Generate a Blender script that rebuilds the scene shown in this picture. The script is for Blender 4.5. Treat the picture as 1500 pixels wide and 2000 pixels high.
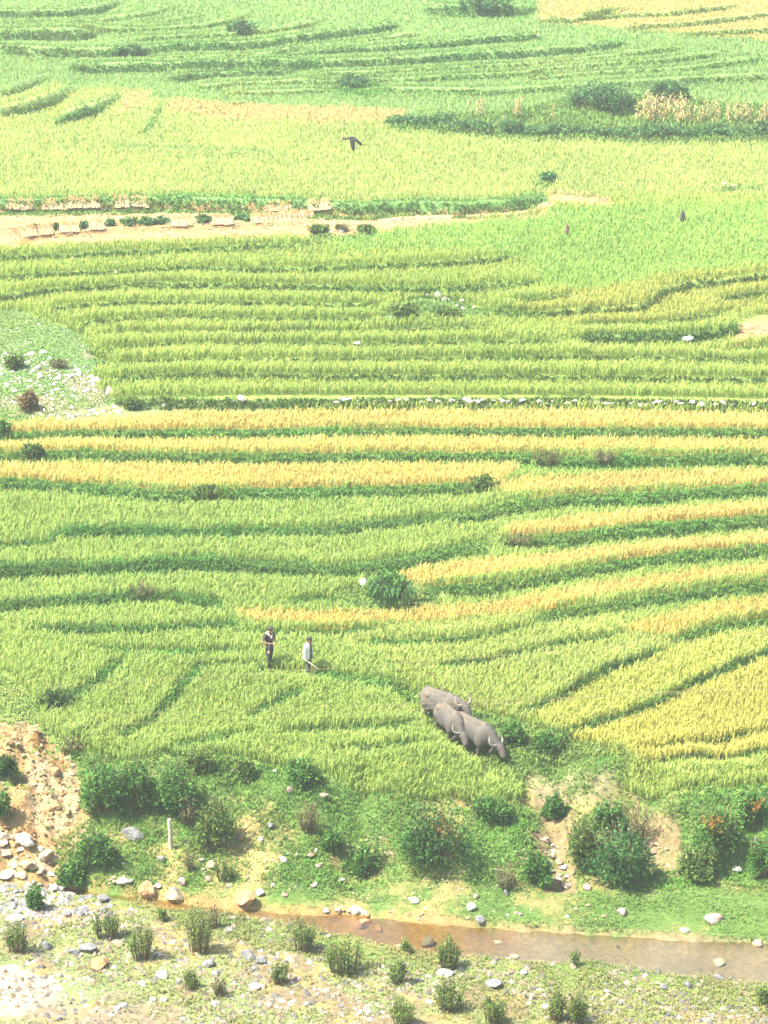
import bpy, math, random
import numpy as np
from mathutils import Vector

# ------------------------------------------------------------------ camera, light, exposure
for o in list(bpy.data.objects):
    bpy.data.objects.remove(o)
scene = bpy.context.scene
col = scene.collection
random.seed(7)
RNG = np.random.default_rng(11)
R = math.radians

ZC = 42.0                      # camera height above the stream flat (the flat lies at z = 1)
PITCH = R(18.6)
FPX = 5000.0                   # focal length in pixels of the 1500 x 2000 photograph
cam = bpy.data.cameras.new('camera')
cam.sensor_fit = 'VERTICAL'
cam.sensor_height = 36.0
cam.sensor_width = 27.0
cam.lens = 36.0 * FPX / 2000.0
cam.clip_start = 0.5
cam.clip_end = 3000
cam_o = bpy.data.objects.new('camera', cam)
col.objects.link(cam_o)
cam_o.location = (0, 0, ZC)
cam_o.rotation_euler = (R(90) - PITCH, 0, 0)
scene.camera = cam_o

SUN_DIR = Vector((-0.62, -0.20, 1.05)).normalized()      # towards the sun: high, from the left and a little from behind the camera
world = bpy.data.worlds.new('World')
scene.world = world
world.use_nodes = True
wn = world.node_tree
bg = wn.nodes['Background']
sky = wn.nodes.new('ShaderNodeTexSky')
sky.sky_type = 'NISHITA'
sky.sun_disc = False
sky.sun_elevation = math.asin(SUN_DIR.z)
sky.sun_rotation = math.atan2(SUN_DIR.x, SUN_DIR.y)
sky.dust_density = 2.0
wn.links.new(sky.outputs[0], bg.inputs[0])
bg.inputs[1].default_value = 0.125
sun = bpy.data.lights.new('sun', 'SUN')
sun.energy = 4.6
sun.angle = R(0.6)
sun.color = (1.0, 0.93, 0.78)
sun_o = bpy.data.objects.new('sun', sun)
col.objects.link(sun_o)
sun_o.rotation_euler = (-SUN_DIR).to_track_quat('-Z', 'Y').to_euler()
sun_o.location = (-30, 60, 120)
vs = scene.view_settings
vs.view_transform = 'Standard'
vs.look = 'None'
vs.exposure = 2.1
vs.gamma = 1.0
vs.use_curve_mapping = False
scene.render.engine = 'CYCLES'
scene.cycles.max_bounces = 8
scene.cycles.diffuse_bounces = 5
scene.cycles.transmission_bounces = 6
scene.cycles.transparent_max_bounces = 8

HAZE_DENSITY = 0.0004

# ------------------------------------------------------------------ small helpers
def tag(o, label=None, cat=None, group=None, kind=None):
    if label: o['label'] = label
    if cat: o['category'] = cat
    if group: o['group'] = group
    if kind: o['kind'] = kind
    return o

def empty(name, loc, rz=0.0):
    o = bpy.data.objects.new(name, None)
    o.empty_display_size = 0.2
    col.objects.link(o)
    o.location = loc
    o.rotation_euler = (0, 0, rz)
    return o

def link(name, me, parent=None):
    o = bpy.data.objects.new(name, me)
    col.objects.link(o)
    if parent: o.parent = parent
    return o

def copy_tree(o, parent=None):
    c = o.copy()
    col.objects.link(c)
    if parent is not None: c.parent = parent
    for ch in list(o.children): copy_tree(ch, c)
    return c

def sstep(a, b, x):
    t = np.clip((x - a) / (b - a), 0, 1)
    return t * t * (3 - 2 * t)

_tabs = {}
def vnoise(x, y, scale, seed=0):
    """smooth value noise in 0..1"""
    if seed not in _tabs:
        _tabs[seed] = np.random.default_rng(1000 + seed).random((256, 256))
    T = _tabs[seed]
    x = np.asarray(x, float) / scale + 777.3
    y = np.asarray(y, float) / scale + 431.7
    xi = np.floor(x).astype(int); yi = np.floor(y).astype(int)
    fx = x - xi; fy = y - yi
    fx = fx * fx * (3 - 2 * fx); fy = fy * fy * (3 - 2 * fy)
    a = T[xi & 255, yi & 255]; b = T[(xi + 1) & 255, yi & 255]
    c = T[xi & 255, (yi + 1) & 255]; d = T[(xi + 1) & 255, (yi + 1) & 255]
    return (a * (1 - fx) + b * fx) * (1 - fy) + (c * (1 - fx) + d * fx) * fy

def fbm(x, y, scale, seed=0, n=3):
    s = 0; a = 1; t = 0
    for i in range(n):
        s = s + a * vnoise(x, y, scale / 2 ** i, seed + i); t += a; a *= .55
    return s / t

def inpoly(px, py, poly):
    px = np.asarray(px, float); py = np.asarray(py, float)
    r = np.zeros(px.shape, bool)
    n = len(poly); j = n - 1
    for i in range(n):
        xi, yi = poly[i]; xj, yj = poly[j]
        if yi != yj:
            c = ((yi > py) != (yj > py)) & (px < (xj - xi) * (py - yi) / (yj - yi) + xi)
            r ^= c
        j = i
    return r

def mesh_tris(name, V, F, C=None, mat=None, smooth=False):
    """triangle mesh straight from numpy arrays"""
    me = bpy.data.meshes.new(name)
    V = np.ascontiguousarray(V, np.float32); F = np.ascontiguousarray(F, np.int32)
    k = F.shape[1]
    me.vertices.add(len(V)); me.vertices.foreach_set('co', V.ravel())
    me.loops.add(F.size); me.loops.foreach_set('vertex_index', F.ravel())
    me.polygons.add(len(F)); me.polygons.foreach_set('loop_start', np.arange(0, F.size, k, dtype=np.int32))
    me.update(calc_edges=True)
    if C is not None:
        at = me.attributes.new('tint', 'FLOAT_COLOR', 'POINT')
        c4 = np.ones((len(V), 4), np.float32); c4[:, :3] = C
        at.data.foreach_set('color', c4.ravel())
    if mat: me.materials.append(mat)
    if smooth: me.polygons.foreach_set('use_smooth', np.ones(len(F), bool))
    return me

# ------------------------------------------------------------------ materials
def new_mat(name):
    m = bpy.data.materials.new(name); m.use_nodes = True
    nt = m.node_tree; nt.nodes.clear()
    out = nt.nodes.new('ShaderNodeOutputMaterial')
    return m, nt, out

def mat_leaf(name, trans=0.35):
    m, nt, out = new_mat(name)
    a = nt.nodes.new('ShaderNodeAttribute'); a.attribute_name = 'tint'
    d = nt.nodes.new('ShaderNodeBsdfDiffuse'); t = nt.nodes.new('ShaderNodeBsdfTranslucent')
    mx = nt.nodes.new('ShaderNodeMixShader'); mx.inputs[0].default_value = trans
    nt.links.new(a.outputs['Color'], d.inputs[0]); nt.links.new(a.outputs['Color'], t.inputs[0])
    nt.links.new(d.outputs[0], mx.inputs[1]); nt.links.new(t.outputs[0], mx.inputs[2])
    nt.links.new(mx.outputs[0], out.inputs[0])
    return m

def mat_noise(name, c1, c2, scale=8.0, rough=0.85, bump=0.0, bscale=40.0, c3=None, spec=0.3):
    m, nt, out = new_mat(name)
    p = nt.nodes.new('ShaderNodeBsdfPrincipled')
    p.inputs['Roughness'].default_value = rough
    p.inputs['Specular IOR Level'].default_value = spec
    tc = nt.nodes.new('ShaderNodeTexCoord')
    n = nt.nodes.new('ShaderNodeTexNoise'); n.inputs['Scale'].default_value = scale; n.inputs['Detail'].default_value = 6
    nt.links.new(tc.outputs['Object'], n.inputs['Vector'])
    r = nt.nodes.new('ShaderNodeValToRGB')
    r.color_ramp.elements[0].position = .32; r.color_ramp.elements[1].position = .68
    r.color_ramp.elements[0].color = (*c1, 1); r.color_ramp.elements[1].color = (*c2, 1)
    if c3:
        e = r.color_ramp.elements.new(.5); e.color = (*c3, 1)
    nt.links.new(n.outputs['Fac'], r.inputs[0]); nt.links.new(r.outputs[0], p.inputs['Base Color'])
    if bump:
        n2 = nt.nodes.new('ShaderNodeTexNoise'); n2.inputs['Scale'].default_value = bscale; n2.inputs['Detail'].default_value = 5
        nt.links.new(tc.outputs['Object'], n2.inputs['Vector'])
        b = nt.nodes.new('ShaderNodeBump'); b.inputs['Strength'].default_value = bump; b.inputs['Distance'].default_value = .05
        nt.links.new(n2.outputs['Fac'], b.inputs['Height']); nt.links.new(b.outputs[0], p.inputs['Normal'])
    nt.links.new(p.outputs[0], out.inputs[0])
    return m

def mat_ground():
    m, nt, out = new_mat('ground')
    a = nt.nodes.new('ShaderNodeAttribute'); a.attribute_name = 'tint'
    tc = nt.nodes.new('ShaderNodeTexCoord')
    n = nt.nodes.new('ShaderNodeTexNoise'); n.inputs['Scale'].default_value = 5; n.inputs['Detail'].default_value = 8
    n.inputs['Roughness'].default_value = .7
    nt.links.new(tc.outputs['Object'], n.inputs['Vector'])
    mr = nt.nodes.new('ShaderNodeMapRange')
    mr.inputs[1].default_value = .3; mr.inputs[2].default_value = .7; mr.inputs[3].default_value = .65; mr.inputs[4].default_value = 1.35
    nt.links.new(n.outputs['Fac'], mr.inputs[0])
    vm = nt.nodes.new('ShaderNodeVectorMath'); vm.operation = 'SCALE'
    nt.links.new(a.outputs['Color'], vm.inputs[0]); nt.links.new(mr.outputs[0], vm.inputs['Scale'])
    p = nt.nodes.new('ShaderNodeBsdfPrincipled'); p.inputs['Roughness'].default_value = .95
    p.inputs['Specular IOR Level'].default_value = .1
    nt.links.new(vm.outputs[0], p.inputs['Base Color'])
    b = nt.nodes.new('ShaderNodeBump'); b.inputs['Strength'].default_value = .7; b.inputs['Distance'].default_value = .12
    nt.links.new(n.outputs['Fac'], b.inputs['Height']); nt.links.new(b.outputs[0], p.inputs['Normal'])
    nt.links.new(p.outputs[0], out.inputs[0])
    return m

def mat_water():
    m, nt, out = new_mat('water')
    tr = nt.nodes.new('ShaderNodeBsdfTransparent'); tr.inputs[0].default_value = (.82, .76, .58, 1)
    gl = nt.nodes.new('ShaderNodeBsdfGlossy'); gl.inputs['Roughness'].default_value = .12
    gl.inputs['Color'].default_value = (1, 1, 1, 1)
    fr = nt.nodes.new('ShaderNodeFresnel'); fr.inputs[0].default_value = 1.36
    tc = nt.nodes.new('ShaderNodeTexCoord')
    mp = nt.nodes.new('ShaderNodeMapping'); mp.inputs['Scale'].default_value = (1.3, 3.2, 1)
    n = nt.nodes.new('ShaderNodeTexNoise'); n.inputs['Scale'].default_value = 3; n.inputs['Detail'].default_value = 5
    nt.links.new(tc.outputs['Object'], mp.inputs[0]); nt.links.new(mp.outputs[0], n.inputs['Vector'])
    b = nt.nodes.new('ShaderNodeBump'); b.inputs['Strength'].default_value = .5; b.inputs['Distance'].default_value = .06
    nt.links.new(n.outputs['Fac'], b.inputs['Height'])
    nt.links.new(b.outputs[0], gl.inputs['Normal']); nt.links.new(b.outputs[0], fr.inputs['Normal'])
    mu = nt.nodes.new('ShaderNodeMath'); mu.operation = 'MULTIPLY_ADD'
    mu.inputs[1].default_value = 1.9; mu.inputs[2].default_value = .02; mu.use_clamp = True
    nt.links.new(fr.outputs[0], mu.inputs[0])
    mx = nt.nodes.new('ShaderNodeMixShader')
    nt.links.new(mu.outputs[0], mx.inputs[0]); nt.links.new(tr.outputs[0], mx.inputs[1]); nt.links.new(gl.outputs[0], mx.inputs[2])
    nt.links.new(mx.outputs[0], out.inputs[0])
    return m

M_RICE = mat_leaf('rice_blades', .55)
M_GRASS = mat_leaf('grass_blades', .35)
M_LEAF = mat_leaf('bush_leaves', .22)
M_STRAW = mat_leaf('straw', .2)
M_GROUND = mat_ground()
M_WATER = mat_water()
M_STEM = mat_noise('bush_stem', (.10, .07, .04), (.2, .15, .08), 12)
ROCKM = {
    'white': mat_noise('pale_stone', (.32, .29, .25), (.58, .54, .49), 3.5, .9, .7, 9, (.46, .42, .37)),
    'tan': mat_noise('tan_stone', (.20, .14, .08), (.36, .28, .19), 3.0, .9, .7, 9, (.30, .22, .14)),
    'grey': mat_noise('grey_stone', (.085, .085, .09), (.20, .195, .19), 3.5, .9, .7, 9, (.135, .135, .135)),
    'orange': mat_noise('orange_stone', (.20, .10, .04), (.36, .23, .12), 2.5, .9, .7, 8, (.29, .17, .08)),
    'pink': mat_noise('pinkish_stone', (.20, .135, .105), (.36, .28, .23), 3.0, .9, .7, 9, (.28, .21, .17)),
}

# ------------------------------------------------------------------ the lie of the land
_PY = np.array([-60, -2, 4, 64, 66.5, 79.6, 80.6, 84.4, 85.4, 91.3, 114.6, 136.5, 140, 159.5, 178, 199.7, 240, 300, 345, 360])
_PZ = np.array([-2, -2.2, -4.6, -41, -41, -41, -40.8, -39.0, -38.7, -37.0, -33.5, -30.65, -30.35, -29.5, -28.6, -25.6, -18, -5, 5, 8.])
_ty = np.arange(-60, 360.01, .05)
_tz = np.interp(_ty, _PY, _PZ)
_k = np.ones(25) / 25
_tz[12:-12] = np.convolve(_tz, _k, 'valid')
_tz += ZC
_slope = np.gradient(_tz, _ty)
_slope = np.convolve(np.pad(_slope, 60, 'edge'), np.ones(121) / 121, 'valid')

def P(Y): return np.interp(Y, _ty, _tz)
def PS(Y): return np.clip(np.interp(Y, _ty, _slope), .05, .3)
CANOPY = .40
def canopy(Y): return CANOPY * sstep(84.5, 88.5, Y)

cp, sp = math.cos(PITCH), math.sin(PITCH)
def project(X, Y, Z):
    z = Z - ZC
    d = Y * cp - z * sp
    v = Y * sp + z * cp
    return 750 + FPX * X / d, 1000 - FPX * v / d
_cy = np.arange(66, 360, .05)
_crow = project(0 * _cy, _cy, P(_cy) + canopy(_cy))[1]
_crow = np.minimum.accumulate(_crow)
def plan(px, row):
    """ground-plan point of a traced field point (on the mean slope, at crop height)"""
    Y = np.interp(-np.asarray(row, float), -_crow, _cy)
    d = Y * cp - (P(Y) + canopy(Y) - ZC) * sp
    return (np.asarray(px, float) - 750) / FPX * d, Y

# terrace edges as traced: points, height of the step, width of its grass strip in photo pixels, wild?
LN = []
def L(pts, H, band=0, wild=False): LN.append((pts, H, band, wild))
# far hillside
L([(0, 20), (120, 20), (150, 15), (190, 11), (232, -2)], .75, 10, True)
L([(0, 40), (100, 36), (200, 32), (275, 22), (340, 6)], .5, 4)
L([(0, 60), (155, 58), (200, 54)], .95, 18, True)
L([(150, 50), (300, 50), (375, 46), (450, 33), (490, 20)], .5, 4)
L([(240, 42), (330, 34), (400, 20)], .35)
L([(250, 70), (400, 66), (475, 60), (530, 53), (600, 40), (632, 30)], .6, 6)
L([(0, 88), (140, 96), (280, 93), (350, 84), (475, 82), (550, 74), (750, 48), (782, 43)], .8, 10, True)
L([(280, 104), (450, 105), (525, 95), (600, 80), (750, 66), (830, 58)], .55, 5)
L([(40, 107), (95, 107)], .4, 4)
L([(540, 98), (750, 88), (875, 78), (975, 68), (1060, 64)], .65, 7, True)
L([(130, 127), (280, 122), (400, 123), (550, 119), (750, 114), (875, 105), (1000, 99), (1125, 90), (1225, 78)], .8, 9, True)
L([(325, 141), (415, 131), (580, 128)], .7, 8, True)
L([(600, 140), (750, 132), (1025, 120), (1200, 100), (1340, 86)], .6, 5)
L([(370, 160), (500, 154), (650, 150), (750, 147), (1000, 135), (1175, 120), (1275, 116), (1415, 95)], .6, 5)
L([(1025, 141), (1175, 132), (1350, 125), (1490, 106)], .55, 5)
L([(700, 160), (750, 164), (950, 172), (1100, 162), (1300, 150), (1500, 142)], .6, 5)
L([(430, 172), (550, 170), (665, 162)], .5, 5)
L([(435, 191), (500, 189)], .3, 4)
L([(0, 135), (25, 122)], .5, 5)
L([(0, 175), (45, 160), (95, 140)], .7, 6)
L([(0, 207), (60, 198), (115, 181), (155, 163)], .95, 8)
L([(105, 229), (130, 216), (190, 203), (232, 180)], .9, 12, True)
L([(284, 246), (300, 225), (315, 200)], .35, 14, True)
L([(830, 10), (900, 12), (1000, 12), (1050, 8)], .9, 22, True)
L([(1050, 32), (1120, 32), (1200, 12), (1230, 5)], .5, 4)
L([(1140, 22), (1300, 20), (1440, 3)], .5, 5)
L([(1220, 45), (1350, 38), (1500, 20)], .5, 5)
L([(1330, 58), (1420, 55), (1500, 50)], .5, 4)
L([(220, 277), (400, 285), (500, 288), (552, 302)], .12, 3)
# front of the big pale field and the harvested strip
L([(0, 392), (175, 388), (350, 386), (525, 391), (700, 400), (800, 394), (900, 397), (1000, 391), (1066, 379)], .8, 20, True)
L([(8, 468), (60, 452), (105, 446), (150, 442), (225, 436), (335, 433), (400, 430), (480, 427), (600, 421)], .30, 0)
# stepped green terraces in the middle
L([(0, 497), (165, 490), (425, 478), (628, 470)], .4, 5)
L([(0, 535), (190, 527), (375, 516), (500, 521), (625, 518), (750, 512), (875, 507), (1018, 494)], .45, 5)
L([(0, 575), (100, 560), (250, 550), (375, 550), (550, 553), (750, 558), (875, 558), (975, 550), (1062, 545)], .5, 7)
L([(80, 594), (250, 585), (450, 585), (750, 590)], .45, 5)
L([(140, 623), (350, 612), (500, 615), (748, 620)], .45, 5)
L([(945, 600), (1060, 605), (1250, 595), (1272, 583), (1295, 562), (1350, 548), (1500, 533)], .6, 7)
L([(980, 591), (1050, 581), (1132, 569)], .45, 5)
L([(1105, 629), (1325, 622), (1390, 612), (1425, 600)], .5, 6)
L([(1115, 651), (1250, 652), (1340, 650), (1400, 644), (1442, 630)], .65, 9, True)
L([(1390, 580), (1450, 570), (1500, 562)], .5, 6)
L([(190, 648), (240, 640), (450, 642), (750, 638), (960, 636)], .4, 5)
L([(175, 676), (350, 663), (500, 662), (750, 665), (1100, 660)], .45, 5)
L([(190, 702), (375, 695), (750, 695), (1000, 692), (1250, 690), (1500, 700)], .45, 5)
L([(1375, 678), (1500, 672)], .4, 5)
L([(200, 731), (375, 725), (750, 730), (1100, 730), (1500, 735)], .5, 6)
L([(225, 772), (450, 776), (750, 773), (1150, 773), (1500, 780)], .45, 6)
# golden terraces
L([(0, 846), (150, 840), (500, 839), (750, 836), (1000, 836), (1500, 839)], 0.37, 17, True)
L([(0, 885), (150, 880), (300, 886), (500, 888), (750, 885), (1000, 886), (1130, 895), (1300, 892), (1500, 888)], 0.41, 18, True)
L([(1010, 905), (1130, 903), (1300, 897), (1500, 893)], 0.20, 16, True)
L([(0, 936), (100, 941), (200, 952), (330, 962), (500, 957), (750, 953), (965, 945)], 0.41, 22, True)
L([(860, 1004), (940, 998), (1000, 985), (1100, 970), (1250, 968), (1350, 960), (1500, 950)], 0.44, 24, True)
L([(975, 1052), (1100, 1048), (1250, 1030), (1400, 1018), (1500, 1010)], 0.48, 26, True)
L([(830, 1147), (950, 1142), (1100, 1120), (1200, 1098), (1350, 1080), (1500, 1069)], 0.41, 24, True)
L([(1040, 1200), (1150, 1186), (1300, 1163), (1400, 1148), (1500, 1137)], 0.41, 20, True)
L([(470, 1226), (560, 1228), (650, 1226), (760, 1222)], 0.20, 12, True)
L([(1310, 1246), (1360, 1230), (1430, 1214), (1500, 1203)], 0.34, 18, True)
L([(690, 1248), (750, 1246), (900, 1240), (1040, 1212)], 0.30, 9, True)
L([(830, 1297), (950, 1281), (1100, 1247), (1220, 1229)], 0.20, 9, True)
L([(1020, 1382), (1090, 1355), (1150, 1317), (1190, 1296), (1300, 1260)], .34, 10, True)
L([(1100, 1428), (1200, 1395), (1275, 1370), (1350, 1327), (1425, 1296), (1500, 1265)], 0.24, 14, True)
L([(1240, 1463), (1350, 1451), (1500, 1420)], .25, 7, True)
L([(1240, 1490), (1350, 1486), (1500, 1476)], .3, 9, True)
# lower green terraces, left
L([(95, 1038), (200, 1031), (350, 1035), (500, 1032), (650, 1030), (750, 1016), (860, 1004)], 0.27, 22, True)
L([(0, 1060), (60, 1055), (110, 1050)], 0.20, 14, True)
L([(0, 1110), (100, 1107), (225, 1104), (350, 1093), (475, 1098), (620, 1108), (720, 1105), (850, 1080), (960, 1060)], 0.31, 36, True)
L([(0, 1180), (60, 1174), (125, 1170), (250, 1161), (330, 1160), (440, 1175)], 0.27, 24, True)
L([(560, 1165), (640, 1160), (700, 1168)], 0.17, 16, True)
L([(60, 1222), (250, 1224), (375, 1217), (470, 1212)], 0.24, 16, True)
L([(180, 1258), (350, 1266), (500, 1262)], 0.17, 12, True)
L([(380, 1294), (450, 1288), (515, 1288)], 0.14, 12, True)
L([(620, 1308), (675, 1315), (750, 1326), (815, 1346)], 0.10, 22, True)
L([(90, 1372), (150, 1350), (200, 1312), (245, 1282)], 0.20, 26, True)
L([(225, 1442), (290, 1404), (335, 1356), (392, 1298)], 0.20, 26, True)
L([(480, 1394), (530, 1366), (600, 1334)], 0.14, 20, True)
L([(545, 1428), (650, 1416), (750, 1416), (820, 1402)], 0.20, 18, True)
L([(640, 1474), (750, 1466), (830, 1455), (865, 1448)], 0.17, 14, True)
L([(330, 1470), (420, 1450), (500, 1424)], 0.20, 24, True)

LW = []
for pts, H, band, wild in LN:
    a = np.array(pts, float)
    X, Y = plan(a[:, 0], a[:, 1])
    o = np.argsort(X); X = X[o]; Y = Y[o]
    LW.append((X, Y, H, a[:, 0].min() <= 0, a[:, 0].max() >= 1500))

STREAM_TOP = [(-200, 1690), (150, 1712), (250, 1738), (330, 1750), (440, 1764), (500, 1774), (650, 1781), (800, 1789), (900, 1799), (1000, 1809), (1150, 1818), (1300, 1826), (1500, 1839), (1800, 1855)]
STREAM_BOT = [(-200, 1700), (150, 1722), (250, 1749), (330, 1764), (440, 1780), (520, 1791), (600, 1803), (700, 1823), (800, 1846), (950, 1857), (1100, 1869), (1250, 1886), (1500, 1914), (1800, 1945)]
def edge(ptl):
    a = np.array(ptl, float)
    return plan(a[:, 0], a[:, 1])
STX, STY = edge(STREAM_TOP)
SBX, SBY = edge(STREAM_BOT)
PATHX, PATHY = plan([780, 820, 860, 900, 950, 990, 1060], [1330, 1358, 1400, 1432, 1468, 1500, 1540])

def height(X, Y):
    X = np.asarray(X, float); Y = np.asarray(Y, float)
    z = P(Y)
    S = PS(Y)
    add = np.zeros_like(z)
    for lx, ly, H, le, re in LW:
        yl = np.interp(X, lx, ly)
        sl = np.interp(X, .5 * (lx[1:] + lx[:-1]), np.diff(ly) / np.maximum(np.diff(lx), .05)) if len(lx) > 2 else np.full_like(X, (ly[1] - ly[0]) / max(lx[1] - lx[0], .05))
        v = (Y - yl) / np.sqrt(1 + sl * sl)
        Hh = np.full_like(X, H)
        if not le: Hh = Hh * sstep(lx[0] - .2, lx[0] + 1.2, X)
        if not re: Hh = Hh * sstep(lx[-1] + .2, lx[-1] - 1.2, X) if False else Hh * (1 - sstep(lx[-1] - 1.2, lx[-1] + .2, X))
        Ls = np.clip(H / (2 * S), .5, 4.0)
        w = .16
        d = np.where(v > w, 1 - (v - w) / Ls, np.where(v < -w, -1 + (-v - w) / Ls, v / w))
        d = np.where(v > w, np.maximum(d, 0), np.where(v < -w, np.minimum(d, 0), d))
        add += .5 * Hh * d
    z = z + add
    # relief of the bank and the flat
    bank = sstep(79.2, 81.5, Y) * (1 - sstep(84.8, 87.5, Y))
    z = z + bank * ((fbm(X, Y, 2.6, 40, 4) - .5) * 1.5 + (fbm(X, Y, .5, 41, 2) - .5) * .25)
    flat = 1 - sstep(79, 81, Y)
    z = z + flat * sstep(62, 66, Y) * ((fbm(X, Y, 3.0, 44, 4) - .5) * .32)
    # eroded cliff on the left
    cl = (1 - sstep(-11.6, -10.0, X)) * (1 - sstep(86.4, 88.4, Y)) * sstep(80, 82.4, Y)
    crag = np.abs(fbm(X * 1.3, Y * .8 + X * .5, 1.1, 50, 4) - .5) * 2
    z = z + cl * (.55 * sstep(84.4, 85.6, Y) - .5 * (1 - sstep(82.6, 84.6, Y)) + (crag - .25) * .75 + (vnoise(X, Y, .45, 57) - .5) * .3)
    # earth gullies in the bank on the right
    for gx, gw, dep in ((6.05, .7, .45), (9.2, .8, .4), (-1.0, .4, .25)):
        z = z - bank * dep * np.exp(-((X - gx - (Y - 83) * .12) / gw) ** 2)
    # stream bed
    yt = np.interp(X, STX, STY); yb = np.interp(X, SBX, SBY)
    ins = np.minimum(yt - Y, Y - yb)
    wig = (vnoise(X, Y, 1.0, 60) - .5) * .5 + (vnoise(X, Y, .35, 61) - .5) * .2
    z = z - .42 * sstep(-.45, .35, ins + wig) * sstep(-17.5, -14, X)
    # sunken cattle track
    pyl = np.interp(X, PATHX, PATHY)
    inx = sstep(PATHX[0] - .5, PATHX[0] + .5, X) * (1 - sstep(PATHX[-1] - .8, PATHX[-1] + .5, X))
    z = z - .42 * inx * np.exp(-((Y - pyl) / 1.1) ** 4)
    # rubble mound between the mid terraces, heap at the bush
    for mx, my, mr, mh in MOUNDS:
        z = z + mh * np.exp(-(((X - mx) / mr) ** 2 + ((Y - my) / (mr * .6)) ** 2))
    return z
MOUNDS = []
for px, row, r, hh in ((825, 607, 1.7, .75), (1170, 208, 3.0, .5), (30, 715, 2.4, .4)):
    x, y = plan(px, row); MOUNDS.append((float(x), float(y), r, hh))

def at(px, row, dz=0.0):
    """first point of the land met by the line of sight through a photo pixel"""
    u = (px - 750) / FPX; v = (1000 - row) / FPX
    dY = cp + v * sp; dZ = -sp + v * cp
    _, y0 = plan(px, row)
    ys = np.arange(float(y0) - 7, float(y0) + 12, .04)
    t = ys / dY
    X = u * t; Z = ZC + dZ * t
    h = height(X, ys) + dz
    k = np.argmax(Z <= h) if (Z <= h).any() else len(ys) // 2
    return Vector((float(X[k]), float(ys[k]), float(h[k] - dz)))
def pxm(p):
    """photo pixels per metre at a point"""
    return FPX / (p.y * cp - (p.z - ZC) * sp)

# ------------------------------------------------------------------ what grows where (in traced photo coordinates)
BANKTOP = [(-300, 1400), (0, 1400), (60, 1400), (110, 1445), (170, 1475), (260, 1492), (360, 1478), (430, 1470), (520, 1490), (620, 1520), (720, 1545), (850, 1560), (1000, 1580), (1040, 1560), (1020, 1480)]
BTX = [-300, 0, 60, 110, 170, 260, 360, 430, 520, 620, 720, 850, 960, 1010, 1030, 1060, 1210, 1222, 1350, 1500, 1800]
BTR = [1400, 1400, 1400, 1445, 1475, 1488, 1480, 1472, 1492, 1520, 1542, 1555, 1562, 1560, 1500, 1478, 1478, 1545, 1552, 1545, 1545]
def bank_top(px): return np.interp(px, BTX, BTR)

GOLD = {
    'g1': [(-400, 835), (20, 822), (170, 811), (400, 799), (750, 792), (1100, 795), (1900, 802), (1900, 832), (1000, 829), (750, 828), (500, 832), (200, 834), (-400, 848)],
    'g2': [(-400, 853), (0, 850), (750, 843), (1900, 846), (1900, 876), (1000, 877), (750, 876), (500, 880), (200, 874), (-400, 880)],
    'g3': [(-400, 894), (300, 896), (750, 893), (1000, 896), (1020, 908), (965, 934), (750, 944), (500, 947), (300, 944), (130, 935), (-400, 928)],
    'g3b': [(965, 932), (1100, 925), (1250, 914), (1900, 900), (1900, 936), (1300, 946), (1150, 956), (1000, 958), (970, 948)],
    'g4': [(975, 1026), (1100, 1006), (1250, 990), (1900, 950), (1900, 985), (1500, 997), (1300, 1015), (1150, 1032), (1000, 1039)],
    'g5': [(765, 1105), (900, 1091), (1100, 1070), (1300, 1045), (1900, 1010), (1900, 1040), (1500, 1058), (1300, 1076), (1100, 1100), (950, 1122), (820, 1133)],
    'g6': [(455, 1186), (620, 1190), (800, 1185), (1000, 1163), (1200, 1127), (1350, 1108), (1900, 1060), (1900, 1100), (1500, 1118), (1350, 1137), (1200, 1158), (1040, 1186), (850, 1205), (650, 1214), (500, 1206)],
    'g7': [(1215, 1218), (1300, 1192), (1400, 1168), (1900, 1110), (1900, 1180), (1500, 1192), (1400, 1207), (1310, 1232), (1220, 1228)],
}
PLOTS = {  # painter's order: name -> polygon
    'far_pale': [(-400, 165), (240, 165), (320, 190), (760, 215), (1080, 262), (1900, 262), (1900, 372), (1080, 375), (1060, 395), (-400, 400)],
    'straw_pale': [(320, 182), (400, 190), (560, 196), (800, 205), (790, 226), (600, 230), (440, 224), (330, 205)],
    'straw_bit': [(245, 172), (295, 170), (292, 192), (225, 215)],
    'far_gold': [(1045, -60), (1900, -60), (1900, 72), (1500, 70), (1360, 60), (1200, 44), (1050, 34)],
    'bright': [(640, 470), (700, 440), (800, 428), (1000, 410), (1060, 398), (1900, 378), (1900, 512), (1500, 512), (1350, 530), (1230, 545), (1130, 560), (1070, 552), (1030, 500), (900, 478), (700, 485)],
    'pale_mid': [(1110, 560), (1200, 552), (1350, 530), (1900, 515), (1900, 600), (1440, 600), (1300, 620), (1120, 625), (1000, 600)],
    'lime_a': [(640, 1228), (850, 1208), (1040, 1190), (1220, 1195), (1220, 1228), (1310, 1240), (1300, 1262), (1150, 1320), (1020, 1392), (930, 1372), (810, 1318), (740, 1272), (640, 1250)],
    'lime_b': [(1020, 1392), (1150, 1320), (1310, 1258), (1360, 1236), (1900, 1160), (1900, 1235), (1500, 1260), (1350, 1322), (1200, 1392), (1100, 1422)],
    'lime_c': [(1110, 1432), (1200, 1402), (1350, 1335), (1500, 1272), (1900, 1180), (1900, 1475), (1500, 1475), (1240, 1486), (1180, 1455)],
    'lime_d': [(1225, 1490), (1900, 1478), (1900, 1545), (1350, 1552), (1222, 1546)],
}
PLOTS.update(GOLD)
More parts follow.
